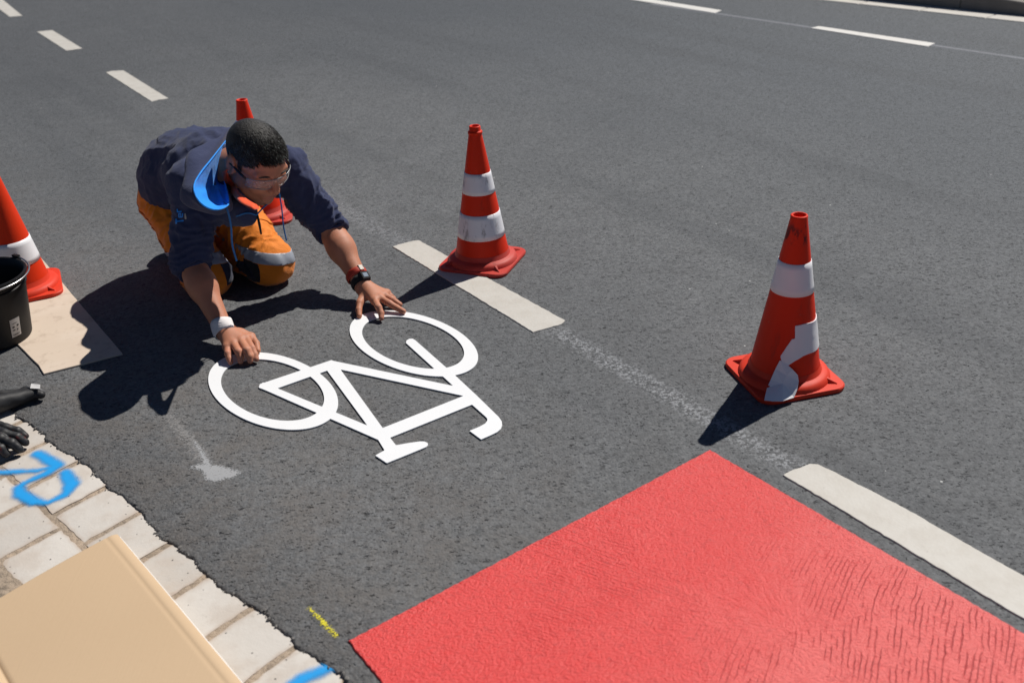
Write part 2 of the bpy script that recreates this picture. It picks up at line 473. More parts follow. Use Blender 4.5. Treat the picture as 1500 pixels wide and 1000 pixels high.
# ================================================================== pavement of square setts on a sandy bed
b = NB('sandy_bed')
n1 = b.noise(90, 5, .7); n2 = b.noise(9, 3); v1 = b.vor(60, out='Color'); vs = b.n('SeparateColor', Color=v1).outputs[0]
c = b.mix(n1, (.31, .245, .18), (.50, .39, .295)); c = b.mix(b.mul(b.step(vs, .7, 1), .45), c, (.16, .13, .10)); c = b.mix(b.mul(b.step(n2, .4, .7), .5), c, (.24, .20, .155))
b.set(Base_Color=c, Roughness=.92); b.bump(b.add(n1, b.mul(b.vor(60), -.7)), .9, .006)
M_SAND = b.m
n = 80; X, Y = np.meshgrid(np.linspace(-9, 8, 120), np.linspace(-.06, 7, 60), indexing='ij')
gu = X.ravel(); gw = Y.ravel(); P = K0 + gu[:, None]*KU + gw[:, None]*KW
zz = -.0064 + .0014*vnoise(np.c_[P*14, 0*gu]) - np.where(gw > .33, .004, 0)
F = [[i*60 + j, i*60 + j + 1, (i + 1)*60 + j + 1, (i + 1)*60 + j] for i in range(119) for j in range(59)]
tag(obj('pavement_bed', np.c_[P, zz], F, M_SAND), kind='structure')

b = NB('concrete_sett')
oi = b.attr('tone'); n1 = b.noise(11, 5, .6); n2 = b.noise(130, 3, .6); n3 = b.noise(34, 4, .7)
c = b.mix(oi, (.50, .465, .425), (.61, .575, .53)); c = b.mix(b.mul(b.step(n1, .42, .7), .6), c, (.47, .405, .345))
c = b.mix(b.mul(b.step(n3, .60, .75), .5), c, (.37, .325, .285))
sp = b.vor(38); c = b.mix(b.step(sp, .10, .06), c, (.06, .055, .05))
edge = b.attr('edge'); c = b.mix(b.mul(b.step(b.add(edge, b.mul(n3, .5)), .95, 1.35), .55), c, (.42, .32, .245))
b.set(Base_Color=c, Roughness=.85); b.bump(b.add(b.mul(n2, .35), b.add(n3, n1)), .35, .003)
M_SETT = b.m
def sett(u0, u1, w0, w1, z, V, F, T, E):
    m = 9; g = .0078; base = len(V); tone = RNG.random(); sk = .07
    du = RNG.uniform(-.002, .002, 4); til = RNG.uniform(-.006, .006, 2); cu, cw = (u0 + u1)/2, (w0 + w1)/2
    a = np.linspace(0, 1, m)
    for i in a:
        for j in a:
            uu = u0 + g + (u1 - u0 - 2*g)*i; ww = w0 + g + (w1 - w0 - 2*g)*j
            e = min(i, 1 - i, j, 1 - j); rim = e < 1e-6
            wob = .0022 if rim else .0008
            uu += float(RNG.uniform(-wob, wob)); ww += float(RNG.uniform(-wob, wob))
            d = min(abs(i - .5), abs(j - .5))
            p = kp(uu + sk*ww, ww); V.append([p[0], p[1], z + til[0]*(uu - cu) + til[1]*(ww - cw) - (.0010 if rim else 0) - (.0012 if (i in (0, 1) and j in (0, 1)) else 0)])
            T.append(tone); E.append(1.0 if rim else (.55 if e < .13 else 0))
    for i in range(m - 1):
        for j in range(m - 1): F.append([base + i*m + j, base + i*m + j + 1, base + (i + 1)*m + j + 1, base + (i + 1)*m + j])
    ring = [(0, j) for j in range(m)] + [(i, m - 1) for i in range(1, m)] + [(m - 1, j) for j in range(m - 2, -1, -1)] + [(i, 0) for i in range(m - 2, 0, -1)]
    rb = len(V)
    for (i, j) in ring:
        v = V[base + i*m + j]; V.append([v[0], v[1], -.028]); T.append(tone); E.append(1.2)
    for k in range(len(ring)):
        q = (k + 1) % len(ring); A = base + ring[k][0]*m + ring[k][1]; B = base + ring[q][0]*m + ring[q][1]
        F.append([B, A, rb + k, rb + q])
V, F, T, E = [], [], [], []
for k in range(-14, 22):
    u = .205 + .1625*k
    sett(u, u + .1625, -.022, .147, -.0045 + RNG.uniform(-.0008, .0008), V, F, T, E)
    sett(u + .06, u + .2225, .147, .306, -.0045 + RNG.uniform(-.0008, .0008), V, F, T, E)
tag(autosmooth(obj('pavement', V, F, M_SETT, attrs={'tone': T, 'edge': E}), 30), kind='structure')

# ================================================================== far side: gutter strip, kerb, footway
A = np.array(g2(1280, 1)); B = np.array(g2(1500, 24.4)); CU = nrm(B - A); CN = np.array([-CU[1], CU[0]])
if CN @ A < 0: CN = -CN                                   # away from the camera
def cp(u, w): return A + CU*u + CN*w
M_STONE = simple('pale_gutter_stone', (.54, .515, .475), .85, 6, .1, 90, .3, .003)
M_KERB = simple('kerb_stone', (.19, .172, .155), .85, 8, .25, 80, .3, .003)
def boxes(rects, z0, z1, name, mat, ztop=None):
    parts = []
    for (u0, u1, w0, w1) in rects:
        za, zb = (z1, z1) if ztop is None else (ztop(u0), ztop(u1)); bv = .008
        V = [np.r_[cp(u, w), z] for u, w, z in ((u0, w0, z0), (u1, w0, z0), (u1, w1, z0), (u0, w1, z0), (u0, w0, za - bv), (u1, w0, zb - bv), (u1, w1, zb - bv), (u0, w1, za - bv),
             (u0 + bv, w0 + bv, za), (u1 - bv, w0 + bv, zb), (u1 - bv, w1 - bv, zb), (u0 + bv, w1 - bv, za))]
        F = [[0, 1, 5, 4], [1, 2, 6, 5], [2, 3, 7, 6], [3, 0, 4, 7], [4, 5, 9, 8], [5, 6, 10, 9], [6, 7, 11, 10], [7, 4, 8, 11], [8, 9, 10, 11]]
        parts.append((V, F))
    v, f = merge(*parts); return tag(obj(name, v, f, mat, smooth=False), kind='structure')
kz = lambda u: float(np.interp(u, [-20, .55, 1.45, 20], [.135, .135, .055, .055]))
boxes([(-14 + .5*k, -14 + .5*k + .498, -.225, -.006) for k in range(56)], -.05, .006, 'gutter_strip', M_STONE)
boxes([(-14.3 + k, -14.3 + k + .994, 0, .15) for k in range(28)], -.1, .12, 'far_kerb', M_KERB, kz)
boxes([(-14 + .4*i, -14 + .4*i + .394, .155 + .4*j, .155 + .4*j + .394) for i in range(70) for j in range(8)], -.1, .05, 'far_footway', simple('footway_slab', (.33, .31, .285), .88, 5, .2, 60, .3, .003), lambda u: kz(u) - .006)

# ================================================================== painted dashes
def paint_mat(name, col, dirt, wear=.35):
    b = NB(name); n1 = b.noise(14, 5, .65); n2 = b.noise(90, 4, .6); n3 = b.noise(45, 4, .7)
    c = b.mix(b.mul(b.step(n1, .35, .75), wear), col, dirt)
    c = b.mix(b.mul(b.step(n3, .66, .76), .6), c, (.17, .165, .16)); c = b.mix(b.mul(n2, .18), c, dirt)
    b.set(Base_Color=c, Roughness=.62, Specular_IOR_Level=.35); b.bump(b.add(b.mul(n2, .5), b.add(n1, b.mul(b.vor(120), .25))), .28, .003)
    return b.m
M_DASH = paint_mat('aged_white_marking', (.555, .535, .495), (.43, .395, .345), .5)
M_DASHF = paint_mat('white_marking', (.68, .67, .64), (.52, .50, .47), .35)
def dash(px, label, group, mat, seed):
    P = [g2(*p) for p in px]; c = np.mean(P, 0)
    v, f = slab(jitter_poly(P, .012, .0014, seed), -.001, .0034, .0014)
    return tag(obj('lane_dash', v, f, mat, origin=np.r_[c, 0], smooth=False), label, 'road marking', group)
GD = 'dashes of the cycle lane edge line'
dash([(575, 362), (584, 359), (606, 353.5), (614, 353), (828, 470), (822, 476), (800, 482), (781, 487.5)], 'off-white painted dash partly under the foot of the middle cone', GD, M_DASH, 1)
dash([(1147, 697), (1156, 691), (1186, 680.5), (1198, 681), (1216, 689), (1320, 742), (1500, 845), (1640, 926), (1640, 994), (1500, 908)], 'long off-white painted dash beside the red surface, cut by the picture edge', GD, M_DASH, 2)
dash([(155, 107), (163, 105), (181, 104), (247, 145), (238, 146.5), (232, 147), (222, 149.5)], 'small off-white dash above the kneeling worker, nearest to his back', GD, M_DASH, 3)
dash([(54, 47.3), (77, 45), (121, 72), (97, 75)], 'small off-white dash between the top left corner and the dash nearest the worker', GD, M_DASH, 4)
dash([(-40, -16), (-18, -18), (33, 24), (14, 25.5)], 'off-white dash cut off by the top left corner of the picture', GD, M_DASH, 5)
GF = 'dashes of the far lane line'
dash([(1188, 42), (1199, 39.2), (1370, 64.3), (1359, 69)], 'thin white dash on the far lane line, the right one below the pale gutter', GF, M_DASHF, 6)
dash([(700, -36), (712, -38.5), (1057, 16), (1047, 20)], 'thin white dash on the far lane line, running out of the top edge', GF, M_DASHF, 7)

# ================================================================== red surfacing
red_px = [(510, 940), (1040, 660), (1290, 806), (1500, 929), (1760, 1085), (900, 1420)]
RP = [g2(*p) for p in red_px]
b = NB('red_cold_plastic')
n1 = b.noise(3.2, 4, .6); n2 = b.noise(110, 4, .65); n3 = b.noise(64, 3, .65)
def rake(ang, per_m, wob, lo, hi, off):
    """broken parallel furrows left by the trowel teeth"""
    w1 = b.noise(2.1, 2, .5, vec=b.vmap(loc=(off, 0, 0))); w2 = b.noise(26, 3, .6)
    cx = b.n('SeparateXYZ', Vector=b.vrs(ang, (1, 1, 1))).outputs[1]
    ph = b.add(b.mul(cx, math.pi*per_m), b.add(b.mul(w1, wob), b.mul(w2, 3.0)))
    line = b.step(b.math('ABSOLUTE', b.math('SINE', ph)), hi, lo)
    return b.mul(line, b.step(b.noise(1.0, 3, .6, vec=b.vrs(ang, (11, 42, 1))), .40, .58))
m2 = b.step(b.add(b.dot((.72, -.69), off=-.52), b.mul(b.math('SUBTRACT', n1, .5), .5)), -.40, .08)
rows_ = b.step(b.noise(1.0, 2, .5, vec=b.vrs(R(61), (7.5, 1.6, 1))), .42, .56)
rk = b.mul(rake(R(60), 92, 26, .12, .46, 0), m2, rows_)
rk2 = b.mul(rake(R(-33), 105, 12, .10, .36, 3), b.step(b.noise(2.4, 2), .50, .62), b.math('SUBTRACT', 1.0, b.mul(m2, .8)))
ridge = b.add(rk, b.mul(rk2, .55))
c = b.mix(n1, (.70, .038, .034), (.77, .055, .049)); c = b.mix(b.mul(b.step(n2, .35, .75), .4), c, (.74, .086, .076))
c = b.mix(b.mul(m2, .60), c, (.84, .19, .172))  # sky sheen and pale grit painted in as pinker red at lower right
c = b.mix(b.mul(ridge, .5), c, (.44, .018, .024)); c = b.mix(b.mul(b.step(n3, .46, .34), .38), c, (.52, .026, .024))
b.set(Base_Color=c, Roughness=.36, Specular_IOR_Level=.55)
b.bump(b.add(b.mul(ridge, -.55), b.add(b.mul(b.noise(170, 4, .65), .9), b.mul(b.noise(80, 4, .65), .8))), .95, .0050)
M_RED = b.m
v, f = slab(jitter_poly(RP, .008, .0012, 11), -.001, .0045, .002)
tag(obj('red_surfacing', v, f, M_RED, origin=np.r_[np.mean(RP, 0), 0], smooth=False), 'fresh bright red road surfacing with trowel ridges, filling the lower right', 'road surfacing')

# ================================================================== bicycle stencil laid on the road
def pl(pts): return [g2(*p, .004) for p in pts]
polys = [pl(p) for p in (
    [(380.6, 562.6), (485.5, 527.4), (494, 531), (499, 541), (479.2, 542.8), (406.4, 568.6), (388, 571), (379, 567.5)],
    [(379, 567), (385, 560), (406.4, 568.6), (538.4, 623.2), (560, 640), (553.8, 643.8)],
    [(478, 541), (485.5, 527.4), (493, 531), (498.6, 541), (561.4, 627.8), (580, 652), (564.5, 661), (553.8, 643.6), (538.4, 623.2)],
    [(549.8, 666.8), (564.8, 658.5), (580.5, 651.8), (600, 648.4), (615, 646.3), (622, 646.5), (626.5, 648.6), (627, 651.5), (624, 654.6), (605, 662.5), (566.7, 678)],
    [(556, 628.5), (678.8, 579.8), (695, 588), (691.5, 592.5), (572.3, 640.5), (560, 642)],
    [(487, 528.2), (662.7, 564.9), (676, 566), (692, 588), (678.5, 579.6), (498.6, 541)],
    [(594.7, 502.2), (664.5, 565.5), (678.5, 579.6), (691.5, 592.5), (710.5, 609.3), (713.6, 612.5), (714, 615.5), (711, 620), (702, 625), (687.8, 630.8), (704.8, 643.4), (719, 637.2), (728, 632.8),
     (733.5, 628), (735.6, 622.5), (735, 617), (730.5, 610.5), (699, 579.8), (667.5, 550.5), (608.5, 498.5), (604.5, 496), (599.5, 496.2), (595.5, 498.6)])]
aW = R(-49.9); eW = np.array([math.cos(aW), math.sin(aW)])
def efield(P, c, a, bb):                                   # wheel stretched along the lane
    q = P - np.array(c); x = q @ eW; y = q @ np.array([-eW[1], eW[0]])
    k0 = np.hypot(x/a, y/bb); k1 = np.hypot(x/a**2, y/bb**2) + 1e-9; return k0*(k0 - 1)/k1
def bike_field(P):
    d = np.minimum.reduce([inpoly(P, q) for q in polys])
    for c in ((-.7015, 2.4925), (-.3115, 2.741)):
        d = np.minimum(d, np.maximum(efield(P, c, .271, .1465), -efield(P, c, .215, .117)))
    return d
v, f, _ = sheet(bike_field, (-.98, 2.02), (-.02, 2.99), .0022, .0015, .0045)
b = NB('white_thermoplastic'); n1 = b.noise(20, 4); n2 = b.noise(160, 3)
b.set(Base_Color=b.mix(n1, (.80, .815, .83), (.85, .86, .875)), Roughness=.45); b.bump(b.add(n2, b.noise(9, 2)), .12, .002)
o = obj('bicycle_symbol', v, f, b.m, origin=(-.5, 2.6, 0), smooth=False)
tag(o, 'white cut-out bicycle symbol laid flat on the asphalt, held down by the kneeling worker', 'bicycle symbol')

# ================================================================== sprayed and smeared paint
def spray(name, label, col, strokes, z, soft, h=.003, thick=.0004, hard=.20, density=.96, nscale=520, px=True, cat='paint mark', rough=.7, grain=.22, fuzz=.10):
    """strokes: lists of (x, y, half-width in metres); thin coat whose rim breaks up into droplets"""
    S = [[(np.array(g2(x, y, z)) if px else np.array([x, y]), r) for x, y, r in s] for s in strokes]
    allp = np.array([p for s in S for p, r in s]); mr = max(r for s in S for p, r in s)
    def fld(P):
        d = np.full(len(P), 9.)
        for s in S:
            for (a, ra), (c, rc) in zip(s[:-1], s[1:]):
                ba = c - a; hh = np.clip((P - a) @ ba/max(1e-9, ba @ ba), 0, 1)
                d = np.minimum(d, np.linalg.norm(P - a - hh[:, None]*ba, axis=1) - (ra + (rc - ra)*hh))
        d += fuzz*soft*vnoise(np.c_[P, 0*P[:, 0]], 70, 3)
        return d - soft
    v, f, dv = sheet(fld, allp.min(0) - mr - 2*soft, allp.max(0) + mr + 2*soft, h, z, z + thick)
    b = NB(name + '_paint'); a = b.attr('depth'); n = b.noise(nscale, 4, .7)
    k = b.mul(b.step(b.add(a, b.mul(b.math('SUBTRACT', n, .5), grain*4)), hard, hard + .62), density)
    b.set(Base_Color=b.mix(b.noise(30, 3), tuple(x*.85 for x in col), col), Roughness=rough, Alpha=k)
    o = obj(name, v, f, b.m, origin=np.r_[allp.mean(0), 0], attrs={'depth': np.clip(-dv/(2*soft), 0, 1.2)}, smooth=False)
    return tag(o, label, cat)
BLUE = (.002, .34, .82)
ZT = -.0026
spray('spray_mark', 'bright blue sprayed letter and arrow on the square paving blocks', BLUE,
      [[(55, 664, .014), (84, 681, .017), (70, 692, .012), (38, 706, .006)], [(88, 680, .010), (55, 689, .007), (-12, 692, .009)],
       [(96, 692, .014), (105, 709, .020), (96, 724, .011), (70, 736, .007), (50, 734, .014), (30, 723, .017), (27, 714, .013), (36, 707, .008)]], ZT, .018)
spray('spray_mark', 'bright blue sprayed stripe on the last paving block by the cardboard', BLUE, [[(424, 1008, .014), (442, 994, .014), (470, 982, .013), (490, 974, .007)]], ZT, .018)
spray('chalk_tick', 'short yellow chalk tick on the asphalt by the corner of the red surfacing', (.75, .66, .03), [[(452, 889, .004), (468, 905, .006), (492, 930, .007)]], .0006, .005, h=.0015, hard=.62, nscale=240, grain=1.1, thick=.0004, fuzz=.4)
spray('paint_smear', 'pale grey dried paint smear on the asphalt below the bicycle symbol', (.43, .44, .455),
      [[(300, 683, .014), (318, 694, .034), (336, 694, .022)], [(306, 684, .014), (296, 664, .006), (284, 645, .004)], [(286, 683, .010), (305, 686, .018)], [(340, 692, .012), (349, 693, .008)]], .0006, .008, h=.0025, thick=.0004, hard=.36, nscale=170, grain=.85, density=.78, fuzz=.45)
spray('paint_smear', 'faint pale scuff trail leading up from the grey paint smear', (.40, .39, .385),
      [[(225, 590, .02), (255, 615, .03), (283, 650, .034), (300, 676, .03)]], .0003, .020, h=.004, thick=.0003, hard=.80, nscale=130, grain=.95, density=.5, fuzz=.4)

# ================================================================== traffic cones
def lathe(prof, n=72, c=(0, 0, 0), tilt=None):
    V, F = [], []
    for r, z in prof:
        for k in range(n):
            t = 2*math.pi*k/n; V.append([r*math.cos(t), r*math.sin(t), z])
    for i in range(len(prof) - 1):
        for k in range(n):
            j = (k + 1) % n; F.append([i*n + k, i*n + j, (i + 1)*n + j, (i + 1)*n + k])
    return np.array(V) + np.asarray(c, float), F
CB, CT, CH = .0945, .0208, .487
def cone_r(z): return CB + (CT - CB)*(np.asarray(z) - .05)/(CH - .05)
def orange_plastic(name, col, fade, dirt):
    b = NB(name); n1 = b.noise(9, 4, .6); n2 = b.noise(60, 4, .7); n3 = b.noise(26, 5, .7, vec=b.vmap(scale=(1, 1, .25)))
    c = b.mix(b.mul(b.step(n1, .35, .75), .5), col, fade)
    c = b.mix(b.mul(b.step(n3, .58, .74), dirt), c, (.10, .03, .02)); c = b.mix(b.mul(b.step(n2, .62, .72), dirt*.6), c, (.30, .16, .12))
    b.set(Base_Color=c, Roughness=b.math('ADD', .42, b.mul(n1, .2)), Specular_IOR_Level=.22); b.bump(b.add(n1, b.mul(n2, .25)), .16, .004)
    return b
M_CONE = orange_plastic('cone_plastic', (.72, .026, .003), (.76, .036, .005), .25).m
bb = orange_plastic('cone_scuffed_tip', (.72, .026, .003), (.76, .036, .005), .3)
zc = bb.n('SeparateXYZ', Vector=bb.co).outputs[2]
old = bb.p.inputs['Base Color'].links[0].from_socket
sc_ = bb.mul(bb.step(bb.noise(38, 4, .7, vec=bb.vmap(scale=(1, 1, .45))), .46, .62), bb.step(zc, .405, .43), bb.step(zc, .475, .455))
bb.put(bb.p.inputs['Base Color'], bb.mix(bb.mul(sc_, .85), old, (.055, .014, .016))); M_CONE_SCUFF = bb.m
M_BASE = orange_plastic('cone_base_plastic', (.50, .042, .030), (.52, .095, .075), .45).m
M_BASE_NEW = orange_plastic('cone_base_bright', (.66, .040, .014), (.68, .060, .028), .15).m
M_CONE_L = orange_plastic('cone_new_plastic', (.72, .036, .005), (.76, .045, .008), .12).m
b = NB('reflective_sleeve'); n1 = b.noise(12, 4); n2 = b.noise(30, 5, .72, vec=b.vmap(scale=(1, 1, .35)))
hx = b.vor(260, rnd=0)
c = b.mix(n1, (.76, .76, .80), (.83, .83, .86)); c = b.mix(b.mul(b.step(n2, .54, .70), .80), c, (.22, .215, .235))
b.set(Base_Color=c, Roughness=.38); b.bump(hx, .06, .001); M_SLEEVE = b.m
b = NB('clean_reflective_sleeve'); n1 = b.noise(12, 4)
c = b.mix(n1, (.80, .80, .83), (.85, .85, .87)); c = b.mix(b.step(b.noise(70, 3, .7), .74, .78), c, (.3, .29, .3))
b.set(Base_Color=c, Roughness=.36); b.bump(b.add(b.vor(260, rnd=0), n1), .08, .001); M_SLEEVE2 = b.m

def cone_base(c, rot, z0):
    """rounded square foot with a moulded ring and four corner ribs"""
    hs, rc, V, F = .131, .040, [], []
    out = []
    for q in range(4):
        cx, cy = (hs - rc)*(1, -1, -1, 1)[q], (hs - rc)*(1, 1, -1, -1)[q]
        for k in range(7):
            t = q*math.pi/2 + k*math.pi/12; out.append((cx + rc*math.cos(t), cy + rc*math.sin(t)))
        a = out[-1]; nq = (q + 1) % 4; d = ((hs - rc)*(1, -1, -1, 1)[nq] + rc*math.cos(nq*math.pi/2), (hs - rc)*(1, 1, -1, -1)[nq] + rc*math.sin(nq*math.pi/2))
        for k in range(1, 8): out.append((a[0] + (d[0] - a[0])*k/8, a[1] + (d[1] - a[1])*k/8))
    n = len(out); out = np.array(out)
    ang = np.arctan2(out[:, 1], out[:, 0])
    rings = [(out*.988, .000), (out, .004), (out, .0105), (out*.982, .0135)]
    ringc = [(.1265, .0140), (.1250, .0200), (.1215, .0265), (.1150, .0315), (.1075, .0335), (.1015, .0360), (.0975, .0440), (.0950, .0520)]
    for P, z in rings: V += [[p[0], p[1], z] for p in P]
    for r, z in ringc: V += [[r*math.cos(t), r*math.sin(t), z] for t in ang]
    m = len(rings) + len(ringc)
    for i in range(m - 1):
        for k in range(n): j = (k + 1) % n; F.append([i*n + k, i*n + j, (i + 1)*n + j, (i + 1)*n + k])
    F.append(list(range(n))[::-1])
    V = np.array(V); parts = [(V, F)]
    for q in range(4):                                     # ribs
        t = math.pi/4 + q*math.pi/2; d = np.array([math.cos(t), math.sin(t)]); e = np.array([-d[1], d[0]])
        a0, a1, wv = .118, .151, .0085
        pv = [np.r_[d*a0 + e*wv, .0125], np.r_[d*a0 - e*wv, .0125], np.r_[d*a1 + e*wv*.45, .0125], np.r_[d*a1 - e*wv*.45, .0125],
              np.r_[d*a0 + e*wv*.55, .0285], np.r_[d*a0 - e*wv*.55, .0285], np.r_[d*(a1 - .004), .0165]]
        parts.append((np.array(pv), [[0, 2, 6, 4], [1, 5, 6, 3], [4, 6, 5], [2, 3, 6], [0, 4, 5, 1]]))
    V, F = merge(*parts)
    cr, sr = math.cos(rot), math.sin(rot); V = np.c_[V[:, 0]*cr - V[:, 1]*sr, V[:, 0]*sr + V[:, 1]*cr, V[:, 2]]
    return V + np.r_[c, z0], F
def band(c, z0, za, zb, bulge=.0016):
    prof = [(cone_r(za) - .001, za)] + [(cone_r(z) + bulge, z) for z in np.linspace(za, zb, 6)] + [(cone_r(zb) - .001, zb)]
    return lathe(prof, 72, np.r_[c, z0])
def make_cone(c, rot, label, bands, body_mat, base_mat, band_mat, z0=0.0, zbase=0.0):
    t = thing('traffic_cone', label, 'traffic cone', np.r_[c, z0], 'orange and white traffic cones round the work')
    prof = [(CB + .0005, .046)] + [(float(cone_r(z)), z) for z in np.linspace(.05, CH - .012, 14)] + [(CT + .0017, CH - .010), (CT + .0017, CH - .002), (CT, CH), (CT - .004, CH), (CT - .0045, CH - .01), (CT - .003, CH - .10)]
    obj('cone_body', *lathe(prof, 72, np.r_[c, z0]), body_mat, t)
    autosmooth(obj('foot', *cone_base(c, rot, z0), base_mat, t), 40)
    for za, zb in bands: obj('reflective_band', *band(c, z0, za, zb), band_mat, t)
    return t
C_R = g2(1147.5, 551); C_M = g2(707.5, 382.5); C_B = g2(383, 316); C_L = g2(34, 424, .006)
bb = [(.275, .362), (.112, .199)]
c_m = make_cone(C_M, R(-22), 'traffic cone standing on the end of a white dash in the middle, both bands scuffed', [(.270, .343), (.110, .199)], M_CONE, M_BASE, M_SLEEVE)
v, f = lathe([(CT - .0005, CH - .02), (CT - .001, CH + .013), (CT - .0035, CH + .0165), (CT - .0065, CH + .0155), (CT - .007, CH - .02)], 48, np.r_[C_M, 0])
obj('stacked_tip', v, f, M_CONE, c_m)
v, f = lathe([(CT + .001, CH - .012), (CT + .0042, CH - .011), (CT + .0042, CH - .003), (CT + .0005, CH - .001)], 48, np.r_[C_M, 0]); obj('collar', v, f, M_CONE, c_m)
c_b = make_cone(C_B, R(8), 'traffic cone behind the kneeling worker, mostly hidden by his back and head', bb, M_CONE, M_BASE, M_SLEEVE)
c_l = make_cone(C_L, R(24), 'traffic cone standing on the beige board at the left edge, behind the black bucket', bb[1:], M_CONE_L, M_BASE_NEW, M_SLEEVE2, .006)
c_r = make_cone(C_R, R(13.6), 'traffic cone on the right with its lower white band torn and hanging down', bb[:1], M_CONE_SCUFF, M_BASE_NEW, M_SLEEVE2)

# torn lower band of the right cone
def on_cone(c, px, py, off=0.0):
    best = None
    for z in np.linspace(.005, .45, 900):
        p = at(px, py, z); d = np.hypot(p[0] - c[0], p[1] - c[1]) - (cone_r(z) + off if z > .05 else .0975 + (.05 - z)*.65 + off)
        if d < 0: best = p
    return best
def cone_uv(c, p): return math.atan2(p[1] - c[1], p[0] - c[0]), p[2]
tp = [cone_uv(C_R, on_cone(C_R, *q)) for q in ((1164.5, 477), (1178, 474), (1192, 469.5))]
bt = [cone_uv(C_R, on_cone(C_R, *q)) for q in ((1195, 512), (1184, 517.5), (1176, 520.5), (1164, 528), (1154, 534.5))]
lf = [cone_uv(C_R, on_cone(C_R, *q)) for q in ((1145, 528), (1143.5, 521), (1152, 508), (1160, 496.5), (1164.5, 495.5))]
r0 = .08
poly = [(a*r0, z) for a, z in tp] + [((tp[-1][0] + 1.0)*r0, .199), ((tp[-1][0] + 2.6)*r0, .199), ((tp[-1][0] + 2.6)*r0, .112), ((tp[-1][0] + 1.0)*r0, .112)] + [(a*r0, z) for a, z in bt + lf]
pf = lambda P: inpoly(P, poly)
pa = np.array(poly); v, f, _ = sheet(pf, pa.min(0) - .01, pa.max(0) + .01, .0022, -.0008, .0022)
th = v[:, 0]/r0; rr = cone_r(v[:, 1]) + v[:, 2] + .0010*np.clip(vnoise(np.c_[v[:, :2]*45, 0*th]), 0, 1)
obj('torn_band', np.c_[C_R[0] + rr*np.cos(th), C_R[1] + rr*np.sin(th), v[:, 1]], f, M_SLEEVE2, c_r, smooth=False)
# loose tail of the band, folded over the foot
def T(px, py, off): return on_cone(C_R, px, py, off)
loop = [T(1142.5, 527.5, .004), T(1154, 534.5, .004), T(1161, 541, .010), T(1168.5, 549, .014), T(1170, 558, .016), T(1168, 570, .016)]
low = [at(1163, 582, .016), at(1146, 587.5, .0175), at(1132, 587.5, .0175), at(1119.5, 586, .0165)]
lft = [T(1124, 567, .006), T(1129, 556, .006), T(1136, 540, .005)]
ring = loop + low + lft; cen = T(1147, 562, .017); fold = T(1152, 550, .012)
V = [np.array(p) for p in ring] + [cen, fold]; m = len(ring); nC, nF = m, m + 1
F = []
for k in range(m):
    j = (k + 1) % m; F.append([k, j, nF if k in (0, 1, 2, 3, m - 1) else nC])
F += [[nF, 4, nC], [m - 1, nF, nC]]
bm = bmesh.new(); bv = [bm.verts.new(p) for p in V]; bm.verts.ensure_lookup_table()
for q in F: bm.faces.new([bv[i] for i in q])
bmesh.ops.recalc_face_normals(bm, faces=bm.faces); bmesh.ops.subdivide_edges(bm, edges=bm.edges, cuts=2, use_grid_fill=True, smooth=.0)
vv = np.array([v.co[:] for v in bm.verts]); ff = [[v.index for v in q.verts] for q in bm.faces]; bm.free()
o = obj('loose_tail', vv, ff, M_SLEEVE2, c_r, smooth=False); md = o.modifiers.new('solid', 'SOLIDIFY'); md.thickness = .0012; md.offset = 0

# ================================================================== board under the left cone
b = NB('hardboard'); n1 = b.noise(4, 4, .6); n2 = b.noise(90, 4, .7); n3 = b.noise(16, 5, .7)
c = b.mix(n1, (.56, .455, .36), (.65, .54, .435)); c = b.mix(b.mul(b.step(n3, .52, .66), .6), c, (.44, .345, .265)); n4 = b.noise(3.5, 4, .6); c = b.mix(b.mul(b.step(n4, .5, .7), .5), c, (.68, .59, .50))
c = b.mix(b.mul(b.step(b.noise(48, 4, .75, vec=b.vrs(R(25), (.5, 1.4, 1))), .66, .72), .7), c, (.30, .26, .22)); c = b.mix(b.mul(b.step(n2, .62, .75), .35), c, (.70, .66, .60))
b.set(Base_Color=c, Roughness=.8); b.bump(b.add(n2, n3), .2, .002); M_BOARD = b.m
BP = [g2(*p) for p in ((180, 520), (65, 549.5), (57, 537), (28, 508), (-150, 330), (10, 318), (46, 362))]
v, f = slab(jitter_poly(BP, .03, .0005, 5), .0006, .006, .0012)
tag(obj('hardboard_sheet', v, f, M_BOARD, origin=np.r_[np.mean(BP, 0), 0], smooth=False), 'thin beige hardboard sheet lying on the asphalt under the left cone and the bucket', 'board')

# ================================================================== bucket
BC = np.array([-1.68, 2.905]); bz = .0065
b = NB('black_bucket_plastic'); n1 = b.noise(10, 5, .7); n2 = b.noise(70, 4, .7)
c = b.mix(n1, (.006, .006, .007), (.012, .012, .013)); c = b.mix(b.mul(b.step(n2, .64, .74), .5), c, (.11, .105, .10))
b.set(Base_Color=c, Roughness=b.math('ADD', .40, b.mul(n1, .25)), Specular_IOR_Level=.3); b.bump(b.add(n1, b.mul(n2, .3)), .12, .002); M_BUCK = b.m
t = thing('bucket', 'black plastic bucket with a wire handle at the left edge of the picture', 'bucket', np.r_[BC, bz])
H = .222; rw = lambda z: .112 + .030*z/H
prof = [(.02, .004), (.104, .004), (.106, 0), (.111, .002), (rw(.006), .006)] + [(rw(z), z) for z in np.linspace(.02, H - .05, 8)] + [(rw(H - .045), H - .045), (rw(H - .045) + .004, H - .043), (rw(H - .04) + .004, H - .036), (rw(H - .034), H - .034),
        (rw(H - .012), H - .012), (rw(H) + .006, H - .011), (rw(H) + .008, H - .006), (rw(H) + .007, H - .001), (rw(H) + .003, H), (rw(H) - .002, H - .003), (rw(H - .03) - .003, H - .03), (.109, .012), (.02, .010)]
autosmooth(obj('tub', *lathe(prof, 80, np.r_[BC, bz]), M_BUCK, t), 50)
vd = nrm(BC); rd = np.array([vd[1], -vd[0]])
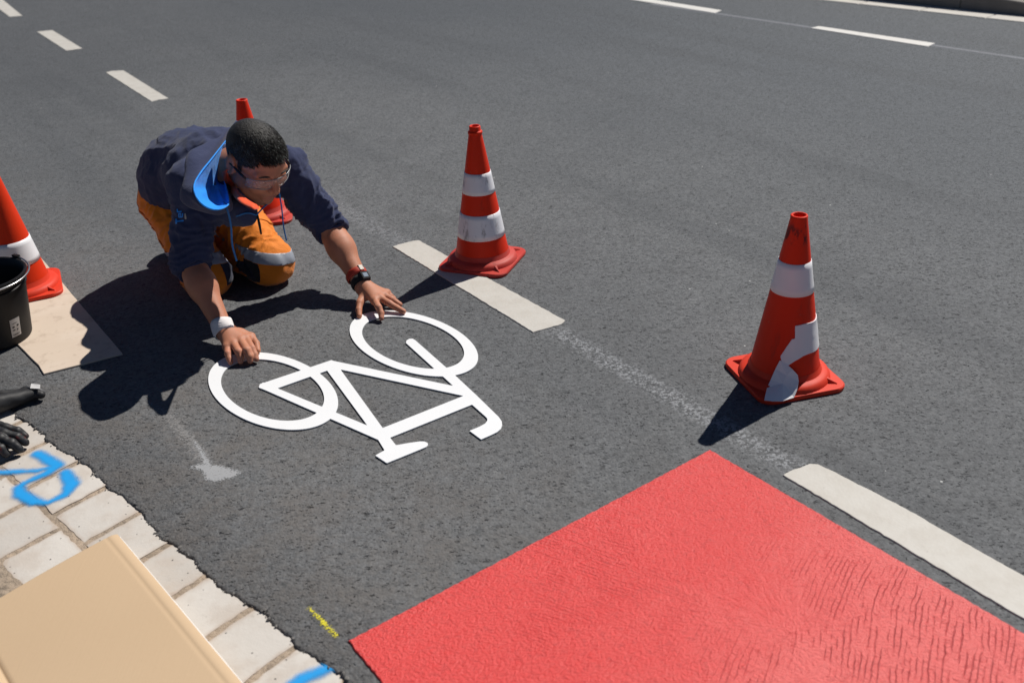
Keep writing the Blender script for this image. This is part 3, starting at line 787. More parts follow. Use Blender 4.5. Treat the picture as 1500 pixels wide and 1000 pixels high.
M_WIRE = simple('wire', (.45, .45, .46), .3, 40, .1, metallic=.9)
la = .55
lug = [nrm(rd*math.cos(la) + vd*math.sin(la)), -nrm(rd*math.cos(la) + vd*math.sin(la))]
for k, d in enumerate(lug):
    p = np.r_[BC + d*(rw(H) + .010), bz + H - .004]; e = np.array([-d[1], d[0]])
    bx = [np.r_[d[:2]*a + e*bb_*(.013 if z < .02 else .007), z] for a in (-.004, .007) for bb_, z in ((-1, -.02), (1, -.02), (1, .012), (-1, .012))]
    obj('lug', np.array(bx) + p, [[0, 1, 2, 3][::-1], [4, 5, 6, 7], [0, 4, 7, 3][::-1], [1, 2, 6, 5], [2, 3, 7, 6], [0, 1, 5, 4]], M_BUCK, t, smooth=False)
pts = []
a0 = math.atan2(lug[0][1], lug[0][0])
for s in np.linspace(0, 1, 40):
    a = a0 - math.pi*s; rr = rw(H) + .0125 + .002*math.sin(math.pi*s); pts.append(np.r_[BC + rr*np.array([math.cos(a), math.sin(a)]), bz + H + .002 - .012*math.sin(math.pi*s)])
hd = obj('wire_handle', *tube(pts, .0030, 8), M_WIRE, t)
# sticker
def on_tub(a, z, off=.0012): return np.r_[BC + (rw(z) + off)*np.array([math.cos(a), math.sin(a)]), bz + z]
sa = math.atan2(*( -vd + rd*.62)[::-1]); V, F, U = [], [], []
for i in range(9):
    for j in range(13):
        V.append(on_tub(sa - .145 + .29*i/8 + .03*(j/12 - .5), .030 + .062*j/12)); U.append((i/8, j/12))
F = [[i*13 + j, (i + 1)*13 + j, (i + 1)*13 + j + 1, i*13 + j + 1] for i in range(8) for j in range(12)]
st = obj('sticker', V, F, simple('sticker_paper', (.50, .48, .46), .6, 60, .35), t)
M_INK = simple('ink', (.035, .035, .04), .6)
def on_st(cx, cy, rx, ry, k=10): return [on_tub(sa - .145 + .29*(cx + rx*math.cos(2*math.pi*q/k)) + .03*(cy - .5), .030 + .062*(cy + ry*math.sin(2*math.pi*q/k)), .0016) for q in range(k)]
parts = [(np.array(on_st(x, y, rx, ry)), [list(range(10))]) for x, y, rx, ry in ((.28, .55, .14, .05), (.30, .38, .15, .035), (.72, .58, .13, .06), (.66, .36, .09, .05), (.5, .14, .4, .02), (.5, .08, .38, .015), (.45, .75, .3, .018))]
obj('print', *merge(*parts), M_INK, st, smooth=False)

# ================================================================== cardboard in the foreground
b = NB('cardboard'); n1 = b.noise(1.6, 3, .5); n2 = b.noise(110, 4, .6); fl = b.noise(1, 2, .5, vec=b.vmap(scale=(240, 5, 5), rot=(0, 0, R(45))))
c = b.mix(n1, (.52, .375, .235), (.60, .44, .285)); c = b.mix(b.mul(n2, .18), c, (.44, .31, .19))
b.set(Base_Color=c, Roughness=.75, Specular_IOR_Level=.3); b.bump(b.add(b.mul(fl, .5), b.add(b.mul(n2, .3), b.mul(b.noise(5, 2), 2))), .12, .003); M_CARD = b.m
M_CARDW = simple('white_liner', (.70, .68, .65), .7, 30, .08)
t = thing('cardboard_box', 'flattened tan cardboard box lying on the paving blocks in the bottom left corner', 'cardboard box', np.r_[g2(100, 950, .04), -.008])
zt = .046
c0 = at(167.5, 781, zt); c1 = at(356, 1006, zt); c3 = at(0, 872, zt)
ue = nrm(c1 - c0); ve = nrm(c3 - c0); Lu, Lv = .62, .55
crA = at(-2, 942, zt); crB = at(33, 1000, zt)
def card(us_, vs_, zfun, shift=0):
    V = []; m = len(vs_)
    for i, u in enumerate(us_):
        for j, w in enumerate(vs_):
            p = c0 + ue*u + ve*w; V.append([p[0], p[1], zfun(u, w)])
    F = [[i*m + j, i*m + j + 1, (i + 1)*m + j + 1, (i + 1)*m + j] for i in range(len(us_) - 1) for j in range(m - 1)]
    return np.array(V), F
va = float(np.linalg.norm(crA - c0 - ue*((crA - c0) @ ue))); ua = float((crA - c0) @ ue); vb = float(((crB - c0) - ue*((crB - c0) @ ue)) @ ve)
crease = .5*(va + vb) if vb > 0 else va
crs = max(.16, float((crA - c0) @ ve))
vs_ = np.concatenate([[-.006, -.004, -.001, .004, .010, .016, .019, .023], np.linspace(.03, crs - .02, 14), [crs - .012, crs - .006, crs - .002, crs, crs + .003, crs + .010, crs + .022], np.linspace(crs + .04, crs + .25, 6)])
def ztop(u, w):
    z = zt
    if w < .016: z -= .0045*((.016 - w)/.020)**2
    z -= .0012*math.exp(-((w - .019)/.0022)**2)                          # score line along the right fold
    z -= .010*max(0, (w - .05)/max(.05, crs - .05))**2 if w < crs else .010
    z -= .004*math.exp(-((w - crs)/.003)**2)
    if w > crs + .003: z += .016*math.sin(min(1, (w - crs)/.06)*math.pi/2)
    return z + .0012*math.sin(u*9 + w*5)
us_ = np.concatenate([[0, .0015, .004], np.linspace(.02, Lu, 26)])
v, f = card(us_, vs_, ztop); o = obj('top_panel', v, f, M_CARD, t); md = o.modifiers.new('solid', 'SOLIDIFY'); md.thickness = .004; md.offset = 1 if False else -1
v, f = card(np.linspace(.003, Lu, 10), np.linspace(-.0095, .3, 12), lambda u, w: .034 + .001*math.sin(u*7)); o = obj('lower_panel', v, f, M_CARDW, t); md = o.modifiers.new('solid', 'SOLIDIFY'); md.thickness = .004
v, f = card(np.linspace(.006, Lu, 6), [-.002, .08, .2, .34], lambda u, w: .012); o = obj('bottom_panel', v, f, M_CARD, t); md = o.modifiers.new('solid', 'SOLIDIFY'); md.thickness = .018; md.offset = -1

# ================================================================== black tool end and glove at the left edge
b = NB('black_rubber'); n1 = b.noise(14, 4, .6); n2 = b.noise(160, 3, .6)
b.set(Base_Color=b.mix(n1, (.011, .011, .012), (.024, .024, .026)), Roughness=.6); b.bump(b.add(n1, b.mul(n2, .35)), .25, .002); M_RUB = b.m
t = thing('squeegee', 'flat black rubber tool with a white tag on its blunt tip', 'tool', np.r_[g2(20, 590), 0])
def fr(px, py, z): return at(px, py, z)
A0 = [fr(-70, 579, .05), fr(-60, 622, .05), fr(-40, 640, .008)]
def toolf(p):
    d = seg(p, fr(60, 578, .020), fr(38, 571.5, .022), .0125)
    d = su(d, seg(p, fr(50, 577, .022), fr(-70, 610, .035), .016, .042), .012)
    d = su(d, seg(p, fr(40, 574, .022), fr(-70, 585, .045), .010, .020), .014)
    return d
lo = np.minimum(fr(-70, 640, 0), fr(70, 560, .05)) - .06; hi = np.maximum(fr(-70, 560, .06), fr(70, 600, 0)) + .06
v, f = nets(toolf, (lo[0], min(lo[1], 2.35), -.006), (hi[0] + .02, hi[1] + .02, .10), .004)
nn = vnormals(v, f); v = v + nn*(.0012*vnoise(v, 60))[:, None]
obj('blade_holder', v, f, M_RUB, t)
v, f = tube([fr(64.5, 579, .013), fr(64, 574, .024), fr(56, 570, .034), fr(40, 567.5, .034), fr(35, 569, .028)], [.004, .0055, .0055, .005, .0035], 10); obj('rim', v, f, simple('worn_rubber', (.10, .10, .105), .6), t)
a, bq, cq, dq = fr(44.5, 569, .042), fr(58.5, 569.5, .042), fr(59, 563.5, .047), fr(46, 562, .047)
q = np.array([a, bq, cq, dq]); nq = nrm(np.cross(q[1] - q[0], q[3] - q[0]))*.0015
obj('tag', np.concatenate([q, q + nq]), [[0, 1, 2, 3], [7, 6, 5, 4], [0, 4, 5, 1], [1, 5, 6, 2], [2, 6, 7, 3], [3, 7, 4, 0]], simple('white_tag', (.75, .74, .73), .6), t, smooth=False)

t = thing('glove', 'black work glove with dark red patches resting on the paving blocks at the left edge', 'glove', np.r_[g2(10, 645, 0), 0])
gz = -.006
GF_ = [[(-14, 620, .040), (8, 626, .038), (26, 631, .028), (37, 638, .012)], [(-18, 628, .044), (6, 634, .041), (25, 640, .030), (37, 648, .011)],
       [(-24, 635, .044), (0, 641.5, .041), (17, 648.5, .030), (28.5, 657.5, .011)], [(-34, 643, .040), (-12, 650, .036), (1, 657, .026), (9, 664.5, .011)]]
def glovef(p):
    d = seg(p, at(-90, 632, .035), at(-30, 632, .036), .040, .030)
    for fi, r in zip(GF_, (.0108, .0118, .0122, .0118)):
        q = [at(x, y, z + .002) for x, y, z in fi]; e = seg(p, q[0], q[1], .015, r + .0012)
        e = su(e, seg(p, q[1], q[2], r + .001, r), .004); e = su(e, seg(p, q[2], q[3], r, r*.92), .004); d = su(d, e, .0022)
    return d
v, f = nets(glovef, (-1.85, 2.03, -.012), (-1.28, 2.45, .11), .0032)
nn = vnormals(v, f); v = v + nn*(.0009*vnoise(v, 110) + .0014*vnoise(v, 40, 2))[:, None]
b = NB('glove_rubber'); n1 = b.noise(24, 4, .6)
c = b.mix(b.mul(b.step(b.noise(26, 3, .6), .58, .64), b.step(b.n('SeparateXYZ', Vector=b.pos).outputs[2], .012, .03)), b.mix(n1, (.010, .010, .011), (.022, .022, .024)), (.10, .010, .008))
b.set(Base_Color=c, Roughness=.55); b.bump(b.add(n1, b.mul(b.noise(210, 2), .3)), .35, .002)
obj('shell', v, f, b.m, t)

# ================================================================== the kneeling worker
FW3 = nrm([.61, -.79, 0]); LT3 = nrm([.79, .61, 0]); UZ = np.array([0, 0, 1.])   # facing, his left, up
PV = np.array([-1.145, 3.455, .285])
person = thing('person', 'kneeling worker in navy hoodie, orange trousers and clear glasses, pressing on the bicycle symbol', 'person', (PV[0], PV[1], 0))
hipR, hipL = PV - LT3*.10, PV + LT3*.10
kneR, kneL = at(302, 403, .072), at(394, 384, .075)
ankR, ankL = kneR - FW3*.36 + LT3*.06 + UZ*(-.012), kneL - FW3*.37 - LT3*.10 + UZ*(-.015)
shR, shL = at(276, 268, .455), at(424, 247, .43)
elR, elL = at(280, 386, .205), at(484, 336, .20)
wrR, wrL = at(329, 485, .054), at(533, 421, .054)
chest = at(328, 250, .435); neckB = at(338, 246, .485)
mid = at(284, 252, .375)

# ---- head frame
HC = at(376, 236, .535)
hf = nrm([.60, -.60, -.50]); hu = nrm(UZ - hf*(UZ @ hf)); hl = np.cross(hu, hf)
HM = np.stack([hf, hl, hu])                                # rows: forward, left, up
def H(f, l, u): return HC + hf*f + hl*l + hu*u
def headf(p):
    q = (p - HC.astype(np.float32)) @ HM.T.astype(np.float32)
    m = q.copy(); m[:, 1] = np.abs(m[:, 1])                # the face is built symmetric
    E = lambda c, r: ell(m, c, r); S = lambda a, b, r1, r2=None: seg(m, a, b, r1, r2)
    d = ell(q, (-.014, 0, .033), (.101, .078, .084))
    d = su(d, ell(q, (.030, 0, -.030), (.064, .061, .082)), .035)
    d = su(d, S((.0, .052, -.055), (.058, .020, -.098), .018, .014), .030)
    d = su(d, E((.068, 0, -.099), (.022, .022, .017)), .022)
    d = su(d, E((.062, .040, -.024), (.026, .024, .022)), .022)
    d = su(d, S((.086, .010, .022), (.074, .050, .024), .008, .007), .014)
    d = ss(d, E((.098, .032, .004), (.020, .018, .011)), .012)
    lid = np.maximum(np.linalg.norm(m - np.array((.0712, .032, .0005), np.float32), axis=1) - .0138, -.0035 - m[:, 2]); d = su(d, lid, .002)
    d = su(d, ell(q, (.082, 0, .002), (.013, .011, .025)), .012)
    d = su(d, seg(q, (.093, 0, .010), (.111, 0, -.026), .0075, .0115), .009)
    d = su(d, E((.099, .013, -.031), (.011, .008, .008)), .006)
    d = ss(d, E((.106, .0065, -.0405), (.006, .0035, .004)), .003)
    d = su(d, ell(q, (.086, 0, -.062), (.014, .028, .020)), .014)
    d = su(d, S((.100, 0, -.0595), (.090, .022, -.0635), .0048, .003), .004)
    d = su(d, S((.099, 0, -.0705), (.090, .018, -.0690), .0058, .003), .005)
    d = ss(d, S((.106, 0, -.0650), (.092, .026, -.0660), .0014), .003)
    d = ss(d, ell(q, (.097, 0, -.083), (.007, .020, .005)), .010)
    ear = E((-.014, .0845, .002), (.023, .0105, .036)); ear = ss(ear, E((-.007, .094, .004), (.012, .008, .021)), .005)
    d = su(d, ear, .007)
    d = su(d, E((.004, .080, -.006), (.006, .006, .008)), .006)
    return d
def neckf(p):
    d = seg(p, H(-.030, 0, -.05), neckB + FW3*.0, .058, .064)
    return su(d, seg(p, neckB, chest - UZ*.02, .066, .07), .04)
v1, f1 = nets(lambda p: su(headf(p), neckf(p), .022), HC - .20, HC + .17, .0030)

# ---- arms and hands
def handchain(rows): return [[at(x, y, .0140 + (z - .0165)*.68) for x, y, z in r] for r in rows]
HR = handchain([[(361, 496, .052), (369, 510, .050), (373.5, 519.5, .030), (375.5, 526, .0165)], [(352.5, 498.5, .058), (361.5, 513, .056), (366, 522, .034), (366.5, 528.5, .0165)],
                [(342, 503.5, .056), (349, 515, .053), (352.5, 523, .032), (352.5, 529.3, .0165)], [(333, 508.5, .048), (333.5, 517.5, .042), (336, 525.5, .026), (338, 531, .0155)]])
TR = handchain([[(352, 489, .055), (368, 492.5, .047), (375.5, 503, .031), (377.8, 513.5, .0165)]])[0]
HL_ = handchain([[(549, 440.5, .054), (554.5, 450, .053), (558.5, 459, .031), (558.6, 466, .0165)], [(557, 436.5, .055), (570.5, 444.5, .041), (581.5, 451, .025), (591, 456, .0165)],
                 [(562.5, 432.5, .051), (573.5, 438.5, .037), (580, 442.5, .022), (586, 446, .0145)], [(566.5, 429.5, .043), (572, 434, .032), (576, 437, .021), (579, 439.5, .0125)]])
TL = handchain([[(534, 432, .052), (527, 443.5, .043), (525.6, 454, .027), (526.5, 462.5, .0125)]])[0]
def armf(sh, el, wr, fing, th):
    ax = nrm(wr - el)
    def f(p):
        d = seg(p, sh, el, .052, .042); d = su(d, seg(p, el, el + (wr - el)*.35, .041, .043), .03)
        d = su(d, seg(p, el + (wr - el)*.3, wr - ax*.012, .043, .0275), .03)
        kn = [r[0] for r in fing]
        for k in kn: d = su(d, seg(p, wr, k, .0215, .0135), .016)
        d = su(d, seg(p, kn[0], kn[3], .0125, .0115), .010)
        d = su(d, seg(p, wr, th[0], .021, .0175), .012); d = su(d, seg(p, th[0], th[1], .0165, .0125), .010)
        for i, r in enumerate(fing):
            s = (.0108, .0112, .0107, .0097)[i]
            e = seg(p, r[0], r[1], .0116, s*1.04); e = su(e, seg(p, r[1], r[2], s*1.02, s*.92), .0035); e = su(e, seg(p, r[2], r[3], s*.93, s*.80), .0035)
            e = su(e, ell(p, r[0] + UZ*.003, (.0115, .0115, .0105)), .004)
            d = su(d, e, .0042)
        e = seg(p, th[1], th[2], .0118, .0100); e = su(e, seg(p, th[2], th[3], .0102, .0088), .004); d = su(d, e, .005)
        return d
    return f
isl = [(v1, f1)]
for sh, el, wr, fg, th in ((shR, elR, wrR, HR, TR), (shL, elL, wrL, HL_, TL)):
    pts_ = np.array([el, wr] + [q for r in fg for q in r] + th)
    lo = pts_.min(0) - .055; hi = pts_.max(0) + .055; lo[2] = -.002
    isl.append(nets(armf(sh, el, wr, fg, th), lo, hi, .0026))
def trunkf(p):
    d = seg(p, PV, mid, .10, .09); d = su(d, seg(p, mid, chest, .09, .08), .05); d = su(d, seg(p, shR + (shL - shR)*.1, shL + (shR - shL)*.1, .04), .05)
    for h, k, a in ((hipR, kneR, ankR), (hipL, kneL, ankL)):
        d = su(d, seg(p, h, k, .075, .05), .03); d = su(d, seg(p, k, a, .045, .035), .02)
    d = su(d, seg(p, shR, elR, .05, .04), .03); return su(d, seg(p, shL, elL, .05, .04), .03)
isl.append(nets(trunkf, PV - (.35, .55, .30), PV + (.75, .45, .35), .014))
b = NB('skin'); n1 = b.noise(22, 4, .6); n2 = b.noise(260, 3, .6); n3 = b.noise(70, 3, .6)
c = b.mix(n1, (.46, .182, .100), (.54, .238, .143)); c = b.mix(b.mul(n3, .35), c, (.33, .13, .085))
c = b.mix(b.mul(b.attr('stubble'), b.step(n2, .3, .6), .38), c, (.18, .10, .075))
c = b.mix(b.mul(b.attr('ink'), b.step(n3, .35, .5)), c, (.06, .045, .045)); c = b.mix(b.mul(b.attr('lip'), .5), c, (.36, .12, .095)); c = b.mix(b.mul(b.attr('rosy'), .5), c, (.52, .225, .165))
b.set(Base_Color=c, Roughness=.58, Subsurface_Weight=.12, Subsurface_Scale=.006, Specular_IOR_Level=.35); b.p.inputs['Subsurface Radius'].default_value = (1, .35, .2)
b.bump(b.add(n2, b.mul(n3, .6)), .18, .0012); M_SKIN = b.m
BV, BF = merge(*isl)
q = (BV - HC) @ HM.T
rg = (np.linalg.norm(q, axis=1) < .17)
stub = np.clip((-.035 - q[:, 2])/.03, 0, 1)*np.clip((q[:, 0] + .02)/.03, 0, 1)*rg*np.clip((.10 - np.abs(q[:, 0]*.2))/.02, 0, 1)
lip = rg*(np.hypot((q[:, 2] + .065)/.011, q[:, 1]/.026) < 1)*(q[:, 0] > .085)
def near(p, c, r): return np.clip(1.4 - np.linalg.norm(p - c, axis=1)/r, 0, 1)
fL = elL + (wrL - elL)*.42
ink = np.maximum.reduce([near(BV, at(477, 371, .135), .014), near(BV, at(483, 377, .125), .012), near(BV, at(490, 388, .108), .011)])
rosy = np.maximum.reduce([near(BV, r[k], .012) for hnd in (HR, HL_) for r in hnd for k in (0, 1, 3)])
body = obj('body', BV, BF, M_SKIN, person, attrs={'stubble': stub, 'lip': lip.astype(float), 'ink': ink, 'rosy': rosy})
# eyes and brows
M_EYE = simple('eye_white', (.62, .58, .54), .25, 60, .05, bstr=0); M_IRIS = simple('iris', (.03, .018, .012), .15, 60, .1, bstr=0)
M_BROW = simple('brow_hair', (.055, .038, .028), .7, 300, .4)
def sphere(c, r, n=14, m=10, M=None):
    V = [np.array([0, 0, r])] + [np.array([r*math.sin(math.pi*i/m)*math.cos(2*math.pi*k/n), r*math.sin(math.pi*i/m)*math.sin(2*math.pi*k/n), r*math.cos(math.pi*i/m)]) for i in range(1, m) for k in range(n)] + [np.array([0, 0, -r])]
    F = [[0, 1 + k, 1 + (k + 1) % n] for k in range(n)] + [[1 + (i - 1)*n + k, 1 + i*n + k, 1 + i*n + (k + 1) % n, 1 + (i - 1)*n + (k + 1) % n] for i in range(1, m - 1) for k in range(n)] + [[len(V) - 1, 1 + (m - 2)*n + (k + 1) % n, 1 + (m - 2)*n + k] for k in range(n)]
    V = np.array(V);
    if M is not None: V = V @ M
    return V + c, F
for s in (-1, 1):
    e = obj('eye', *sphere(H(.0705, s*.0320, .0005), .0122), M_EYE, person)
    obj('iris', *sphere(H(.0790, s*.0325, -.0040), .0048), M_IRIS, e)
    pts = [H(.0965 - .012*abs(k - .2)**2*1.0 - .004, s*(.012 + .042*k), .020 + .006*math.sin(k*2.4)) for k in np.linspace(0, 1, 9)]
    obj('eyebrow', *tube(pts, [.0012, .0022, .0027, .0027, .0026, .0023, .002, .0016, .001], 6), M_BROW, person)
# ---- hair: a close cap plus short blades
vh, fh = nets(lambda p: su(ell((p - HC.astype(np.float32)) @ HM.T.astype(np.float32), (-.014, 0, .034), (.1025, .0795, .0862)), ell((p - HC.astype(np.float32)) @ HM.T.astype(np.float32), (.02, 0, .03), (.072, .066, .080)), .02), HC - .15, HC + .16, .0032)
qh = (vh - HC) @ HM.T; nh = vnormals(vh, fh)
def hairmask(q):
    f, l, u = q[:, 0], np.abs(q[:, 1]), q[:, 2]
    wob = .005*vnoise(q*90) + .004*vnoise(q*210)
    front = .064 + wob + np.where(l > .045, (l - .045)*-1.2, 0)
    line = np.where(f > .055, front, np.where(f > .012, front*((f - .012)/.043) + .036*(1 - (f - .012)/.043), np.where(f > -.040, .036 + wob*.5, -.025 - (-.040 - f)*.6)))
    side = (f > .009) & (f < .026) & (l > .055) & (u > -.002)
    return (u > line) | side
hm = hairmask(qh)
b = NB('hair'); n1 = b.noise(160, 4, .7); c = b.mix(n1, (.008, .007, .006), (.022, .019, .017))
b.set(Base_Color=c, Roughness=.55, Specular_IOR_Level=.4); b.bump(n1, .9, .004); M_HAIR = b.m
hair = patch('hair', vh, fh, nh, hm, .0012, M_HAIR, person)
b = NB('hair_strand'); g = b.attr('grey'); b.set(Base_Color=b.mix(g, (.016, .0135, .0115), (.20, .225, .21)), Roughness=.6, Specular_IOR_Level=.25); M_STR = b.m
rg = np.random.default_rng(3); cand = np.where(hm)[0]; NS = 30000
pick = rg.choice(cand, NS); base = vh[pick] + rg.uniform(-.0016, .0016, (NS, 3)); nn = nh[pick]; qq = qh[pick]
lenf = np.clip(.0035 + .0095*np.clip((qq[:, 2] - .01)/.06, 0, 1), .003, .014)*rg.uniform(.7, 1.25, NS)
flow = hf*.75 + hl*.12 - hu*.25; side_ = np.sign(qq[:, 1])
d = nn*.20 + flow[None]*.85*np.clip((qq[:, 2] + .02)/.06, .2, 1)[:, None] + hu*-.35*(qq[:, 2] < .04)[:, None] + rg.normal(0, .13, (NS, 3)); d /= np.linalg.norm(d, axis=1, keepdims=True)
wv = np.cross(d, rg.normal(0, 1, (NS, 3))); wv /= np.linalg.norm(wv, axis=1, keepdims=True)
w0 = .00042; b0 = base - nn*.001
V = np.stack([b0 - wv*w0, b0 + wv*w0, b0 + d*lenf[:, None]*.6 + wv*w0*.7, b0 + d*lenf[:, None]*.6 - wv*w0*.7, b0 + d*lenf[:, None] - nn*lenf[:, None]*.12], 1).reshape(-1, 3)
F = [x for k in range(NS) for x in ([5*k, 5*k+1, 5*k+2, 5*k+3], [5*k+3, 5*k+2, 5*k+4])]
grey = np.repeat((rg.random(NS) < np.where(np.abs(qq[:, 1]) > .055, .45, .13)).astype(float)*rg.uniform(.4, 1, NS), 5)
obj('strands', V, F, M_STR, hair, smooth=False, attrs={'grey': grey})
# ---- safety glasses
b = NB('clear_lens'); b.set(Base_Color=(.92, .94, .95), Roughness=.04, IOR=1.5, Alpha=.07, Specular_IOR_Level=.6); M_LENS = b.m
M_FRAME = simple('black_frame', (.012, .012, .014), .3, 60, .2, bstr=0); M_CLEAR = simple('clear_rim', (.24, .25, .26), .25, 60, .15, bstr=0)
gl = thing('safety_glasses', None, None, (0, 0, 0)); gl.parent = person; gl.location = [float(q_) for q_ in (HC - origin_of(person))]
for s in (-1, 1):
    obj('temple_arm', *tube([H(.060, s*.079, .008), H(.04, s*.0835, .010), H(.0, s*.0865, .011), H(-.03, s*.086, .006), H(-.045, s*.083, -.006)], [[.0035]*8, [.0042]*8, [.0036]*8, [.003]*8, [.0025]*8], 8), M_FRAME, gl)
V, F = [], []
na, nb_ = 33, 7
def lens_pt(a, t):
    l = .079*math.sin(a)/math.sin(1.22); f = .058 + .048*(math.cos(a*1.18)) - .004*t*t
    top, bot = .0155, -.0205 + .010*math.exp(-(a/.16)**2)
    u = .5*(top + bot) + .5*(top - bot)*t*(1 - .30*(abs(a)/1.22)**3)
    return H(f, l, u)
for i in range(na):
    a = -1.22 + 2.44*i/(na - 1)
    for j in range(nb_): V.append(lens_pt(a, -1 + 2*j/(nb_ - 1)))
F = [[i*nb_ + j, (i + 1)*nb_ + j, (i + 1)*nb_ + j + 1, i*nb_ + j + 1] for i in range(na - 1) for j in range(nb_ - 1)]
o = obj('lens', V, F, M_LENS, gl); md = o.modifiers.new('solid', 'SOLIDIFY'); md.thickness = .0016
obj('rim', *merge(tube([lens_pt(a, 1) for a in np.linspace(-1.22, 1.22, 40)], .0015, 6), tube([lens_pt(a, -1) for a in np.linspace(-1.22, 1.22, 40)], .0011, 6)), M_CLEAR, gl)

# ---- trousers
def fabric(name, ca, cb, rough=.85, weave=900, bs=.25, sheen=.15, fold=14):
    b = NB(name); n1 = b.noise(9, 4, .6); n2 = b.noise(weave, 2, .5); n3 = b.noise(fold, 4, .6, dist=.8)
    c = b.mix(n1, ca, cb); b.set(Base_Color=c, Roughness=rough, Sheen_Weight=sheen, Specular_IOR_Level=.25)
    b.bump(b.add(b.mul(n2, .12), n3), bs, .010); return b.m
M_ORANGE = fabric('orange_workwear', (.72, .185, .008), (.80, .235, .014), .7, bs=.38, fold=30)
M_NAVY = fabric('navy_fleece', (.025, .033, .080), (.037, .047, .108), .9, sheen=.10, bs=.32, fold=30)
M_NAVYT = fabric('navy_trouser_panel', (.018, .022, .045), (.026, .03, .058), .8)
M_TAPE = simple('reflective_tape', (.30, .325, .38), .4, 30, .15, 300, .15)
M_BLACKF = fabric('black_fabric', (.008, .008, .009), (.014, .014, .015), .8)
def folds(v, a, b_, r, lam, amp, seed, twist=2.0, sharp=1.0):
    """creases running round a limb from a to b"""
    ax = nrm(b_ - a); t = (v - a) @ ax; rad = v - a - t[:, None]*ax
    L_ = np.linalg.norm(b_ - a); m = np.clip((t + .02)/.05, 0, 1)*np.clip((L_ + .03 - t)/.05, 0, 1)*np.clip((r*1.7 - np.linalg.norm(rad, axis=1))/(r*.4), 0, 1)
    w = vnoise(v, 13, seed)*twist + vnoise(v, 30, seed + 1)*.7
    s = np.sin(2*np.pi*t/lam + w*2.2); s = 1 - 2*np.abs(s)**(.8*sharp)
    return amp*m*s*(.6 + .4*vnoise(v, 18, seed + 2))
def trouf(p):
    d = ell(p, PV + FW3*-.01 + UZ*-.01, (.135, .135, .125))
    for h, k, a, s in ((hipR, kneR, ankR, -1), (hipL, kneL, ankL, 1)):
        d = su(d, seg(p, h - LT3*s*.010, k + UZ*.012, .092, .076), .05)
        d = su(d, ell(p, k + FW3*.012 + UZ*-.004, (.080, .080, .072)), .03)
        d = su(d, seg(p, k, a, .072, .058), .025)
    return np.maximum(d, .003 - p[:, 2])
lo = np.minimum.reduce([hipR, kneR, kneL, ankR, ankL, PV]) - .2; hi = np.maximum.reduce([hipR, hipL, kneR, kneL, ankL]) + .2; lo[2] = -.004
v, f = nets(trouf, lo, hi, .0065); nn = vnormals(v, f)
dsp = folds(v, hipR, kneR, .10, .075, .0055, 1, 2.4) + folds(v, hipL, kneL, .10, .07, .006, 5, 2.4) + .006*vnoise(v, 16, 9) + .0025*vnoise(v, 40, 8)
v = v + nn*(dsp*np.clip(v[:, 2]/.03, .15, 1))[:, None]; v[:, 2] = np.maximum(v[:, 2], .001)
nn = vnormals(v, f); TV, TF, TN = v, f, nn
trousers = obj('trousers', v, f, M_ORANGE, person)
def legcoord(v, h, k): ax = nrm(k - h); return (v - h) @ ax, np.linalg.norm(v - h - ((v - h) @ ax)[:, None]*ax, axis=1)
tb = BVHTree.FromPolygons([Vector(p) for p in TV.tolist()], [list(map(int, q)) for q in TF])
def on_leg(px, py):
    o = Vector((0, 0, CAMH)); d = Vector(at(px, py, 0)) - o; d.normalize(); h = tb.ray_cast(o, d); return np.array(h[0]) if h[0] is not None else at(px, py, .12)
for h, k, s, tri in ((hipR, kneR, -1, ((300, 380), (318, 378), (331, 371))), (hipL, kneL, 1, ((356, 369), (392, 380), (428, 377)))):
    L_ = np.linalg.norm(k - h); t, rad = legcoord(v, h, k); lat = (v - k) @ LT3*s
    a_, b_, c_2 = (on_leg(*q) for q in tri); pn = nrm(np.cross(b_ - a_, c_2 - a_)); pn = pn if pn[2] > 0 else -pn
    dist = (v - b_) @ pn; on = (rad < .14)
    patchf('reflective_tape', v, f, nn, [rad - .14, np.abs(dist) - .018, .03 - v[:, 2], -lat - .080], .0022, M_TAPE, trousers)
    patchf('knee_panel', v, f, nn, [rad - .14, dist + .020, (.066 if s > 0 else .034) + lat, (.035 if s > 0 else .05) - v[:, 2], -.02 - (v - k) @ FW3], .0016, M_NAVYT if s < 0 else M_BLACKF, trousers)
hk = hipL + (kneL - hipL)*.52
patchf('thigh_pocket', v, f, nn, [np.abs((v - hk) @ nrm(kneL - hipL)) - .065, .030 - (v - hipL) @ LT3, -.02 - (v - hipL) @ FW3, .08 - v[:, 2]], .0035, M_ORANGE, trousers)
patchf('side_seam', v, f, nn, [np.abs((v - hipR) @ nrm(np.cross(kneR - hipR, LT3)) + .015) - .005, (v - hipR) @ LT3, .06 - v[:, 2]], .0014, simple('orange_seam', (.36, .08, .006), .8), trousers)
# boots behind, soles up
for a, nm in ((ankR, 1), (ankL, 2)):
    def bootf(p, a=a):
        d = seg(p, a + FW3*.02, a - FW3*.05, .052, .050); d = su(d, seg(p, a - FW3*.05 + UZ*.02, a - FW3*.09 - UZ*.012, .050, .042), .03); return np.maximum(d, .002 - p[:, 2])
    lo = a - .17; hi = a + .14; lo[2] = -.003
    vb, fb = nets(bootf, lo, hi, .006)
    obj('boot', vb, fb, simple('boot_leather', (.02, .018, .016), .5), person)

